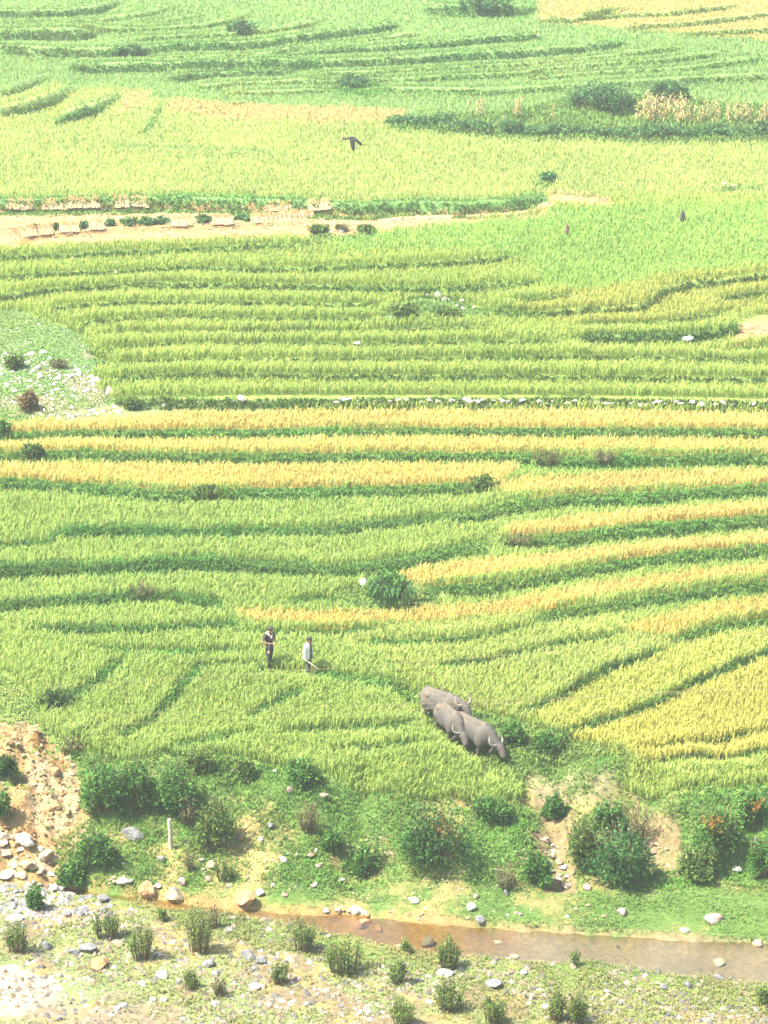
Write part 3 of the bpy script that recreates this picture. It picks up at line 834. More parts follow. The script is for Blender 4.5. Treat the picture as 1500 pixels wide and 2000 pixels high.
# ------------------------------------------------------------------ rocks
def rock_mesh(seed, mat, flat=.62, n=18, m=12):
    rng = random.Random(seed)
    mb = MB(); mb.ell((0, 0, 0), (.5, .5 * rng.uniform(.65, .95), .5 * flat), n, m)
    pl = []
    for i in range(13):
        d = Vector((rng.gauss(0, 1), rng.gauss(0, 1), rng.gauss(0, 1) * .8)).normalized()
        pl.append((d, rng.uniform(.17, .38)))
    vv = []
    for v in mb.v:
        p = Vector(v)
        for d, o in pl:
            e = p.dot(d) - o
            if e > 0: p = p - d * e * .97
        vv.append(p * (1 + rng.gauss(0, .012)))
    mb.v = vv
    me = bpy.data.meshes.new('rock'); me.from_pydata([tuple(p) for p in vv], [], mb.f); me.materials.append(mat)
    me.update()
    return me
ROCKS = {k: [rock_mesh(31 * i + j * 7, m, (.55, .7, .62, .8, .5)[i]) for i in range(5)] for j, (k, m) in enumerate(ROCKM.items())}
def rock(px, row, wpx, mat='white', label=None, group=None, tall=1.0, name='rock', cat='rock', rz=None, shape=None):
    p = at(px, row)
    d = wpx / pxm(p)
    i = random.randrange(5) if shape is None else shape
    o = link(name, ROCKS[mat][i])
    o.location = (p.x, p.y, p.z + d * .16 * tall)
    o.rotation_euler = (random.uniform(-.2, .2), random.uniform(-.2, .2), random.uniform(-.5, .5) + (random.choice((0, math.pi)) if rz is None else rz))
    o.scale = (d * 1.08, d * 1.08, d * tall * 1.08)
    tag(o, label, cat, group)
    return o

# single rocks one can point at
for px, row, w, mat, tall, lab in (
    (478, 1765, 52, 'orange', .95, 'large wedge shaped orange boulder on the far edge of the stream'),
    (340, 1756, 40, 'tan', 1.25, 'blocky pale tan boulder standing beside the narrow part of the stream'),
    (292, 1745, 42, 'orange', 1.0, 'dark orange boulder left of the blocky tan one'),
    (354, 1728, 24, 'pink', 1.2, 'pinkish boulder just behind the blocky tan one'),
    (506, 1746, 24, 'white', 1.0, 'round pale boulder behind the wedge shaped orange boulder'),
    (557, 1750, 18, 'pink', .9, 'small pinkish rock right of the round pale boulder'),
    (263, 1636, 50, 'grey', .95, 'big greyish boulder on the bank left of the wooden post'),
    (316, 1682, 22, 'grey', 1.0, 'small grey boulder below the wooden post'),
    (414, 1694, 26, 'tan', 1.0, 'tan rock with a flat top on the lower bank'),
    (553, 1684, 18, 'white', 1.5, 'upright white rock on the lower bank'),
    (566, 1545, 22, 'pink', 1.2, 'pink white boulder high on the grassy bank'),
    (455, 1512, 14, 'pink', 1.2, 'small pink rock at the top of the bank beside the dense bushes'),
    (538, 1509, 12, 'white', 1.3, 'small white rock left of the leafy bush at the top of the bank'),
    (527, 1618, 16, 'grey', 1.1, 'small pale grey rock in the middle of the bank'),
    (510, 1644, 13, 'white', 1.2, 'small white rock below the pale grey one on the bank'),
    (630, 1556, 26, 'pink', .5, 'flat pinkish slab lying in the bank grass'),
    (605, 1674, 20, 'tan', .7, 'flat tan rock low on the bank'),
    (623, 1693, 20, 'pink', .9, 'pinkish rock below the flat tan one'),
    (692, 1780, 36, 'white', .6, 'long white rock in the water at the far stream edge'),
    (661, 1782, 20, 'pink', .9, 'pinkish rock beside the long white one in the stream'),
    (708, 1806, 44, 'orange', .55, 'flat orange rock in the middle of the stream'),
    (741, 1818, 20, 'orange', 1.0, 'small orange rock right of the flat orange one'),
    (806, 1762, 26, 'white', .9, 'round white boulder on the sandy far shore'),
    (919, 1777, 26, 'white', 1.1, 'tall white boulder on the far shore right of the round one'),
    (938, 1802, 30, 'grey', .9, 'round grey boulder sitting at the waterline'),
    (929, 1754, 16, 'tan', 1.2, 'small tan boulder behind the tall white one'),
    (990, 1749, 18, 'grey', 1.2, 'greyish rock at the foot of the bank left of the earth gully'),
    (1146, 1737, 22, 'pink', .9, 'smooth pinkish boulder at the foot of the earth gully'),
    (1214, 1786, 30, 'pink', .9, 'smooth pink boulder on the turf beside the stream'),
    (1391, 1799, 52, 'pink', .6, 'low wide pink boulder on the turf at right'),
    (1335, 1820, 22, 'white', .9, 'white rock at the grassy far edge of the stream'),
    (1402, 1884, 30, 'white', .8, 'bright white rock with an orange foot in the stream at right'),
    (1440, 1701, 24, 'white', .7, 'white flat topped rock at the foot of the right bank'),
    (1476, 1648, 14, 'pink', 1.4, 'small pink rock in the bushes at the right edge'),
    (1482, 1845, 32, 'tan', .5, 'flat tan rock in the water at the right edge'),
    (1244, 1486, 18, 'pink', 1.6, 'upright pinkish stone at the corner of the lime rice plot'),
    (1320, 1254, 22, 'grey', .6, 'flat grey stone at the end of the grass bund between lime plots'),
    (1206, 1851, 12, 'grey', .9, 'small dark rock breaking the water'),
    (970, 1842, 22, 'white', .5, 'flat pale rock just under the stream surface'),
    (865, 1169, 20, 'white', .8, 'white stone at the foot of the golden strip by the cane clump'),
    (1333, 1099, 9, 'white', 1.3, 'small white stone on the grassy edge of a golden strip at right'),
    (1198, 988, 10, 'white', .8, 'small white stone on the dark bund between golden plots'),
    (1113, 922, 7, 'white', 1.0, 'tiny white stone below the thick dark bund'),
    (1182, 902, 16, 'pink', .9, 'reddish stone in the bare spot of the thick dark bund'),
    (214, 768, 26, 'white', 1.0, 'biggest white block at the right end of the rubble slope'),
    (188, 746, 22, 'white', .95, 'second white block just above the biggest one'),
    (471, 782, 22, 'white', .8, 'large white slab ending the left stone row'),
    (698, 674, 20, 'white', .6, 'lone white rock in the green terraces'),
    (481, 676, 10, 'white', .7, 'tiny lone white rock left of the bigger lone one'),
    (225, 534, 16, 'white', .4, 'flat white rock lying in the upper green terraces'),
    (758, 622, 16, 'white', .7, 'white rock left of the overgrown mound'),
    (859, 582, 30, 'white', .7, 'heap forming white block on the overgrown mound'),
    (904, 590, 18, 'white', .7, 'white block at the right end of the overgrown mound'),
    (904, 606, 13, 'white', 1.1, 'round white stone below the mound blocks'),
    (925, 601, 10, 'white', .8, 'small white stone right of the mound'),
    (878, 588, 11, 'white', 1.0, 'small white stone in the middle of the mound'),
    (1051, 72, 9, 'white', .9, 'tiny white rock on a far terrace'),
    (1146, 262, 13, 'white', .8, 'white rock in front of the far scrub'),
    (848, 242, 16, 'white', .6, 'white slab on the left part of the far scrub'),
    (985, 232, 18, 'pink', .6, 'pale rock beside the dry corn stalks'),
    (1008, 258, 8, 'white', .8, 'small white rock before the dark round shrub'),
    (1018, 346, 8, 'white', 1.6, 'small upright white stone at the end of the harvested strip'),
    (1058, 345, 9, 'white', .8, 'small white stone by the weeds at the end of the harvested strip'),
    (1416, 360, 14, 'white', .9, 'white stone among weeds at the right of the pale field'),
    (1432, 364, 12, 'white', .7, 'smaller white stone touching the one among weeds'),
    (615, 458, 9, 'white', .8, 'left white stone in the weeds below the straw strip'),
    (651, 453, 7, 'white', .9, 'middle white stone in the weeds below the straw strip'),
    (667, 453, 13, 'white', .9, 'right white stone in the weeds below the straw strip'),
    (178, 1857, 50, 'grey', .6, 'long pale grey boulder on the gravel flat'),
    (93, 1852, 36, 'grey', .7, 'grey boulder left of the long pale grey one'),
    (146, 1862, 30, 'grey', .7, 'grey boulder with a flat face between two others'),
    (228, 1848, 30, 'tan', .8, 'tan boulder right of the long pale grey one'),
    (190, 1892, 56, 'orange', .6, 'wide orange boulder half sunk at the edge of the sand'),
    (318, 1908, 34, 'white', .7, 'white boulder in the middle of the gravel flat'),
    (487, 1872, 36, 'grey', 1.1, 'pointed grey boulder between two shrubs'),
    (514, 1880, 30, 'grey', 1.0, 'grey boulder touching the pointed one'),
    (410, 1886, 34, 'grey', .8, 'dark grey boulder left of the pointed one'),
    (496, 1930, 34, 'white', .5, 'flat whitish rock below the pointed grey boulder'),
    (448, 1818, 26, 'grey', .7, 'grey rock beside the tall double shrub'),
    (835, 1844, 34, 'grey', .8, 'pale grey rock on the near shore beside the round shrub'),
    (865, 1902, 40, 'white', .5, 'pale flat rocks below the round shrub'),
    (970, 1927, 50, 'grey', .6, 'wide pale grey boulder lower middle of the flat'),
    (1004, 1870, 26, 'white', .5, 'whitish rock on the near shore'),
    (1184, 1940, 18, 'white', 1.1, 'small white boulder on the lower right turf'),
    (1284, 1900, 20, 'grey', .9, 'dark grey rock on the near shore at right'),
    (1296, 1932, 24, 'grey', .9, 'grey rock below the dark grey one'),
    (1345, 1928, 30, 'grey', .6, 'flat grey rock lower right'),
    (1405, 1912, 28, 'grey', .6, 'brownish grey rock touching the near waterline'),
    (1022, 1903, 18, 'white', .9, 'small bright rock alone on the turf'),
):
    rock(px, row, w, mat, lab, None, tall)

def rocks_in(n, poly, wmin, wmax, mats, label, group, tall=(.5, 1.0), along=None, cat='stone'):
    c = 0; tries = 0
    xs = [p[0] for p in poly]; ys = [p[1] for p in poly]
    while c < n and tries < n * 40:
        tries += 1
        x = random.uniform(min(xs), max(xs)); y = random.uniform(min(ys), max(ys))
        if not inpoly(np.array([x]), np.array([y]), poly)[0]: continue
        w = wmin + (wmax - wmin) * random.random() ** 2
        mt_ = random.choice(mats); q = (w - wmin) / (wmax - wmin)
        words = label.split(' ')
        if words[0] in ('pale', 'white', 'grey', 'tan', 'brownish', 'small', 'tiny', 'loose'): words = words[1:]
        lb = ('small', 'middling', 'large')[int(q > .12) + int(q > .5)] + ' ' + {'pink': 'pinkish', 'white': 'white', 'grey': 'grey', 'tan': 'tan', 'orange': 'orange'}[mt_] + ' ' + ' '.join(words)
        rock(x, y, w, mt_, lb, group, random.uniform(*tall), 'stone', cat)
        c += 1
rocks_in(34, [(0, 1620), (45, 1635), (105, 1675), (110, 1712), (0, 1716)], 16, 44, ['white', 'tan', 'tan'], 'pale rounded stone in the heap at the foot of the eroded cliff', 'stones heaped below the cliff', (.5, .8))
rocks_in(34, [(0, 1728), (60, 1722), (205, 1748), (200, 1785), (120, 1795), (0, 1800)], 14, 38, ['grey', 'grey', 'grey', 'white'], 'grey cobble in the pile on the near left shore', 'grey cobbles on the left shore', (.5, .8))
rocks_in(14, [(1062, 1632), (1088, 1628), (1112, 1700), (1128, 1742), (1085, 1745)], 12, 32, ['tan', 'pink', 'white'], 'pale stone tumbled down the earth gully', 'stones in the earth gully', (.5, .8))
rocks_in(9, [(1270, 1650), (1310, 1640), (1318, 1695), (1275, 1695)], 10, 24, ['pink', 'tan'], 'brownish stone in the bare scar between bushes on the right bank', 'stones in the bare scar', (.5, .8))
rocks_in(10, [(1000, 1665), (1045, 1660), (1040, 1690), (995, 1690)], 9, 20, ['tan', 'pink'], 'tan stone on the bank left of the earth gully', 'stones left of the gully', (.5, .9))
rocks_in(34, [(0, 690), (60, 680), (160, 712), (200, 745), (170, 775), (100, 760), (0, 745)], 6, 19, ['white'], 'white stone on the rubble slope at the left edge', 'rubble slope stones', (.6, 1.0))
rocks_in(16, [(0, 620), (60, 615), (150, 655), (150, 675), (0, 665)], 3, 8, ['white'], 'tiny white stone scattered in the grass above the rubble slope', 'scattered stones above the rubble', (.6, 1.0))
rocks_in(9, [(800, 585), (850, 574), (905, 585), (900, 602), (820, 600)], 9, 19, ['white'], 'white stone piled on the overgrown mound', 'stones piled on the mound', (.8, 1.2))
rocks_in(14, [(230, 788), (460, 780), (470, 792), (320, 802), (160, 808)], 7, 16, ['white', 'white', 'tan'], 'white stone in the short row at the left above the golden terrace', 'left stone row', (.6, 1.0))
for i in range(58):
    x = 660 + i * 14.3 + random.uniform(-9, 9)
    rock(x, np.interp(x, [660, 1000, 1500], [784, 786, 793]) + random.uniform(-2.5, 2.5), random.choice((9, 12, 14, 18, 22)), 'white', 'white stone in the long row between green and golden terraces', 'long stone row', random.uniform(.4, .7), 'stone', 'stone')
rocks_in(20, [(380, 1650), (640, 1640), (700, 1720), (560, 1740), (400, 1735)], 7, 20, ['white', 'pink', 'tan'], 'loose stone among grass on the lower bank', 'loose stones on the lower bank', (.6, 1.1))
rocks_in(12, [(210, 1715), (280, 1722), (330, 1735), (240, 1738)], 10, 24, ['tan', 'white'], 'tan stone lining the narrow stream at left', 'stones lining the narrow stream', (.6, .9))
rocks_in(16, [(560, 1772), (760, 1776), (940, 1796), (920, 1806), (740, 1790), (570, 1784)], 7, 18, ['tan', 'orange', 'white'], 'small stone along the sandy far edge of the stream', 'stones on the sandy shore', (.5, .9))
rocks_in(12, [(960, 1770), (1160, 1770), (1200, 1800), (1000, 1800)], 6, 16, ['tan', 'white', 'pink'], 'small stone on the turf beyond the stream', 'small stones on the turf', (.5, .9))
rocks_in(34, [(200, 1860), (420, 1850), (640, 1900), (760, 1990), (200, 1995)], 9, 26, ['white', 'grey', 'white'], 'pale stone strewn over the left of the gravel flat', 'stones on the gravel flat', (.5, .9))
rocks_in(22, [(760, 1920), (1000, 1900), (1300, 1970), (1300, 1998), (760, 1998)], 8, 22, ['white', 'grey'], 'pale stone strewn over the lower middle of the flat', 'stones lower middle', (.5, .9))

rocks_in(16, [(5, 1425), (50, 1410), (100, 1460), (150, 1500), (165, 1590), (110, 1600), (40, 1520)], 8, 30, ['tan', 'orange'], 'clod sticking out of the eroded cliff', 'clods on the cliff', (.5, .9), None, 'clod')
# gravel: thousands of pebbles as one mass
def pebbles(name, n, region, wmin, wmax, cols, label, seed, poly=None):
    rng = np.random.default_rng(seed)
    px = rng.uniform(region[0], region[2], n); row = rng.uniform(region[1], region[3], n)
    X, Y = plan(px, row)
    keepm = vnoise(X, Y, 1.7, 96) + .25 * rng.random(n) > .5
    yb_ = np.interp(X, SBX, SBY); yt_ = np.interp(X, STX, STY)
    if poly is not None: keepm = inpoly(px, row, poly)
    elif name == 'gravel': keepm &= (Y < yb_ - .1)
    else: keepm &= (Y > yt_ + .05)
    X, Y = X[keepm], Y[keepm]; n = len(X)
    Z = height(X, Y)
    sc = FPX / (Y * cp - (Z - ZC) * sp)
    s = (wmin + (wmax - wmin) * rng.random(n) ** 3) / sc * .5
    octv = np.array([(1, 0, .1), (.5, .8, 0), (-.5, .85, .05), (-1, 0, .1), (-.45, -.8, 0), (.5, -.8, .1), (.2, .15, .75), (-.3, -.1, .7)])
    octf = np.array([(0, 1, 6), (1, 2, 6), (2, 7, 6), (2, 3, 7), (3, 4, 7), (4, 5, 7), (5, 6, 7), (5, 0, 6)])
    a = rng.random(n) * 6.28
    ca, sa = np.cos(a)[:, None], np.sin(a)[:, None]
    jit = octv[None] * (1 + .3 * rng.normal(0, 1, (n, 8, 1)))
    vx = jit[:, :, 0] * ca - jit[:, :, 1] * sa * .8; vy = jit[:, :, 0] * sa + jit[:, :, 1] * ca * .8
    V = np.stack([X[:, None] + vx * s[:, None], Y[:, None] + vy * s[:, None], Z[:, None] - .01 + jit[:, :, 2] * s[:, None] * .9], -1)
    F = (np.arange(n) * 8)[:, None, None] + octf[None]
    c = np.array(cols)[rng.integers(0, len(cols), n)] * (.8 + .4 * rng.random(n))[:, None]
    me = mesh_tris(name, V.reshape(-1, 3), F.reshape(-1, 3), np.repeat(c, 8, 0), M_STRAW)
    tag(link(name, me), label, 'gravel', None, 'stuff')
pebbles('gravel', 11000, (-100, 1775, 1600, 2020), 4, 19, [(.20, .17, .13), (.11, .105, .10), (.17, .13, .085), (.27, .24, .20)], 'pale and grey pebbles covering the flat on the near side of the stream', 301)
pebbles('bank_pebbles', 1500, (-60, 1620, 1100, 1790), 2, 9, [(.32, .27, .21), (.27, .21, .15), (.2, .19, .17)], 'small pebbles strewn on the lower bank and the far shore', 302)
WH = [(.58, .55, .50), (.46, .43, .38), (.38, .35, .30)]
pebbles('rubble', 1200, (-60, 660, 250, 812), 3, 11, WH, 'fine white rubble strewn over the left slope beside the green terraces', 303, [(-60, 690), (60, 672), (170, 705), (225, 760), (250, 790), (100, 805), (-60, 770)])
pebbles('rubble', 260, (-40, 600, 220, 700), 2, 5, WH, 'sparse tiny white stones in the grass above the left slope', 304, [(-40, 605), (60, 610), (165, 650), (170, 690), (-40, 680)])
pebbles('rubble', 1300, (-60, 1700, 260, 1800), 4, 17, [(.16, .16, .16), (.22, .215, .21), (.30, .28, .25)], 'grey gravel packed between the cobbles on the near left shore', 305, [(-60, 1722), (60, 1718), (215, 1745), (230, 1790), (120, 1802), (-60, 1806)])
pebbles('rubble', 1600, (-60, 1390, 200, 1650), 4, 15, [(.22, .14, .06), (.27, .19, .10), (.17, .10, .045), (.30, .23, .15)], 'crumbled earth and broken stones on the face of the eroded cliff', 307, [(-60, 1405), (45, 1392), (100, 1445), (155, 1490), (172, 1600), (120, 1640), (-60, 1650)])
pebbles('rubble', 1500, (640, 770, 1500, 800), 3, 9, WH, 'white stone chips along the long stone row', 306, [(660, 780), (1000, 781), (1500, 787), (1500, 797), (1000, 791), (660, 790)])

# ------------------------------------------------------------------ bushes
def leaf_cloud(rng, pos, nrm, size, c0, c1, droop=.2):
    n = len(pos)
    d = nrm + rng.normal(0, .6, (n, 3)); d[:, 2] -= droop * rng.random(n)
    d /= np.linalg.norm(d, axis=1)[:, None]
    t = rng.normal(0, 1, (n, 3)); t[:, 2] += .8
    w = np.cross(d, t); w /= np.linalg.norm(w, axis=1)[:, None] + 1e-6
    s = (size * (.6 + .8 * rng.random(n)))[:, None]
    V = np.stack([pos, pos + d * s * .45 + w * s * .2, pos + d * s, pos + d * s * .45 - w * s * .2], 1)
    F = (np.arange(n) * 4)[:, None, None] + np.array([[0, 1, 2], [0, 2, 3]])[None]
    f = rng.random(n)[:, None] ** 1.3
    C = (np.array(c0) * (1 - f) + np.array(c1) * f) * (.75 + .5 * rng.random(n))[:, None]
    return V.reshape(-1, 3), F.reshape(-1, 3), np.repeat(C, 4, 0)

def bush(px, row, wpx, hpx, label, kind='leafy', group=None, seed=0, name='bush', accent=None, dens=1.0, cat='bush'):
    """row = foot of the bush in the photograph"""
    p = at(px, row); s = pxm(p)
    k_ = .86 if row > 1480 and kind != 'reedy' else 1.0
    W = wpx / s * k_; H = hpx / s / .92 * k_
    rng = np.random.default_rng(500 + seed)
    root = empty(name, p)
    tag(root, label, cat, group)
    pal = {'leafy': ((.016, .065, .014), (.105, .23, .045)), 'dark': ((.012, .045, .014), (.07, .155, .038)),
           'olive': ((.028, .065, .016), (.15, .22, .05)), 'dry': ((.12, .10, .05), (.30, .24, .12)), 'brown': ((.07, .075, .03), (.17, .17, .07)),
           'rust': ((.10, .07, .035), (.22, .15, .06)), 'teal': ((.014, .06, .02), (.085, .205, .055)), 'reedy': ((.035, .075, .018), (.16, .24, .05)), 'cane': ((.022, .07, .022), (.09, .19, .06))}[kind]
    stems = MB(); leaves = []
    if row < 820 and kind in ('dark', 'teal', 'leafy'): pal = ((.03, .085, .03), (.12, .24, .075))
    if kind in ('reedy', 'dry', 'brown'):
        ns = int(26 * dens)
        tips = []
        for i in range(ns):
            a = rng.random() * 6.28; rr = W * .5 * math.sqrt(rng.random())
            b = Vector((math.cos(a) * rr * .6, math.sin(a) * rr * .5, 0))
            hh = H * (.45 + .58 * rng.random())
            t = Vector((math.cos(a) * rr, math.sin(a) * rr * .8, hh * (1 - .25 * (rr / (W * .5)) ** 2)))
            m = b.lerp(t, .5) + Vector((0, 0, hh * .06))
            stems.tube([b - Vector((0, 0, .08)), m, t], [.018, .014, .006], 4)
            tips.append((b, m, t))
        nl = int(46 if kind == 'reedy' else 22)
        P_ = []; N_ = []
        for b, m, t in tips:
            for q in np.linspace(.28, 1.0, nl) + rng.normal(0, .02, nl):
                q = min(max(q, .1), 1.0)
                c = b.lerp(m, q * 2) if q < .5 else m.lerp(t, q * 2 - 1)
                a = rng.random() * 6.28
                o_ = rng.normal(0, .05, 3); P_.append((c.x + o_[0], c.y + o_[1], c.z + o_[2] * .6)); N_.append((math.cos(a) * .7, math.sin(a) * .7, .7))
        leaves.append(leaf_cloud(rng, np.array(P_), np.array(N_), np.full(len(P_), max(.09, 4.6 / s)), *pal, .1))
    elif kind == 'cane':
        P_ = []; N_ = []
        V = []; F = []; C = []
        for i in range(int(110 * dens)):
            a = rng.random() * 6.28; rr = W * .5 * math.sqrt(rng.random())
            b = np.array((math.cos(a) * rr * .75, math.sin(a) * rr * .5, 0)); hh = H * (.55 + .5 * rng.random())
            dr = np.array((math.cos(a), math.sin(a), 0)); wv_ = np.array((-math.sin(a), math.cos(a), 0)) * (.018 + .014 * rng.random())
            p1 = b + dr * hh * .12 + (0, 0, hh * .7); p2 = b + dr * hh * .35 + (0, 0, hh); p3 = b + dr * hh * .55 + (0, 0, hh * .8)
            k0 = len(V)
            V += [b - wv_, b + wv_, p1 - wv_, p1 + wv_, p2 - wv_, p2 + wv_, p3]
            F += [(k0, k0 + 1, k0 + 3), (k0, k0 + 3, k0 + 2), (k0 + 2, k0 + 3, k0 + 5), (k0 + 2, k0 + 5, k0 + 4), (k0 + 4, k0 + 5, k0 + 6)]
            f = rng.random(); c = (np.array(pal[0]) * (1 - f) + np.array(pal[1]) * f)
            C += [c] * 7
        leaves.append((np.array(V), np.array(F), np.array(C)))
        for i in range(5):
            a = rng.random() * 6.28
            stems.tube([(math.cos(a) * W * .15, math.sin(a) * W * .1, -.05), (math.cos(a) * W * .2, math.sin(a) * W * .15, H * .6)], [.02, .012], 5)
    else:
        nlobe = max(6, int(8 * dens + W * 3))
        lobes = []
        for i in range(nlobe):
            a = rng.random() * 6.28; q = math.sqrt(rng.random())
            cx, cy = math.cos(a) * q * W * .36, math.sin(a) * q * W * .28
            top = H * (1 - .45 * q * q) * (.72 + .34 * rng.random())
            r = (.11 + .12 * rng.random()) * min(W, H * 1.5)
            if rng.random() < .25: cx *= 1.35; cy *= 1.3; r *= .6; top *= .8
            lobes.append((cx, cy, max(top - r * .8, r * .5), r))
            if top > 2.2 * r: lobes.append((cx * 1.08, cy * 1.08, top * .42, r * .95))
        for cx, cy, cz, r in lobes:
            n = int(min(300, 50 + 260 * r) * dens)
            v = rng.normal(0, 1, (n, 3)); v /= np.linalg.norm(v, axis=1)[:, None]
            rad = r * (.55 + .5 * rng.random(n) ** .6)
            pos = np.array((cx, cy, cz)) + v * rad[:, None] * np.array((1.1, 1.0, .9))
            k_ = pos[:, 2] > -.02
            br = .6 + .75 * rng.random()
            leaves.append(leaf_cloud(rng, pos[k_], v[k_] * .8 + np.array((0, 0, .25)), np.full(k_.sum(), max(.13, 6.5 / s)), np.array(pal[0]) * br, np.array(pal[1]) * br))
            if rng.random() < .8:
                stems.tube([(cx * .15, cy * .15, -.1), (cx * .6, cy * .6, cz * .55), (cx, cy, cz)], [.035, .022, .01], 5)
        for i in range(int(16 * dens + W * 6)):          # shoots that break the outline
            a = rng.random() * 6.28; q = math.sqrt(rng.random())
            b = Vector((math.cos(a) * q * W * .36, math.sin(a) * q * W * .28, H * (.45 + .25 * rng.random()) * (1 - .4 * q * q)))
            t = b + Vector((math.cos(a) * .35 * q * W * .5, math.sin(a) * .3 * q * W * .5, H * (.25 + .35 * rng.random())))
            stems.tube([b, t], [.012, .006], 4)
            qq = rng.random(14)[:, None] ** .6
            pos = np.array(b)[None] * (1 - qq) + np.array(t)[None] * qq
            leaves.append(leaf_cloud(rng, pos, rng.normal(0, .7, (14, 3)) + np.array((0, 0, .4)), np.full(14, max(.12, 5.5 / s)), np.array(pal[0]) * 1.2, np.array(pal[1]) * 1.2))
        if accent:
            a_c, fr, col0, col1 = accent
            n = int(160 * fr)
            pos = np.array((a_c[0] * W, -.25 * W, a_c[1] * H)) + rng.normal(0, 1, (n, 3)) * np.array((.09 * W, .12 * W, .09 * H))
            leaves.append(leaf_cloud(rng, pos, rng.normal(0, 1, (n, 3)), np.full(n, max(.11, 4.5 / s)), col0, col1))
    off = 0; VV = []; FF = []; CC = []
    for V, F, C in leaves:
        VV.append(V); FF.append(F + off); CC.append(C); off += len(V)
    me = mesh_tris('leaves', np.concatenate(VV), np.concatenate(FF), np.concatenate(CC), M_LEAF)
    tag(link('leaves', me, root), None, None, None, 'stuff')
    if stems.v: tag(stems.build('stems', M_STEM, root), None, None, None, 'stuff')
    return root

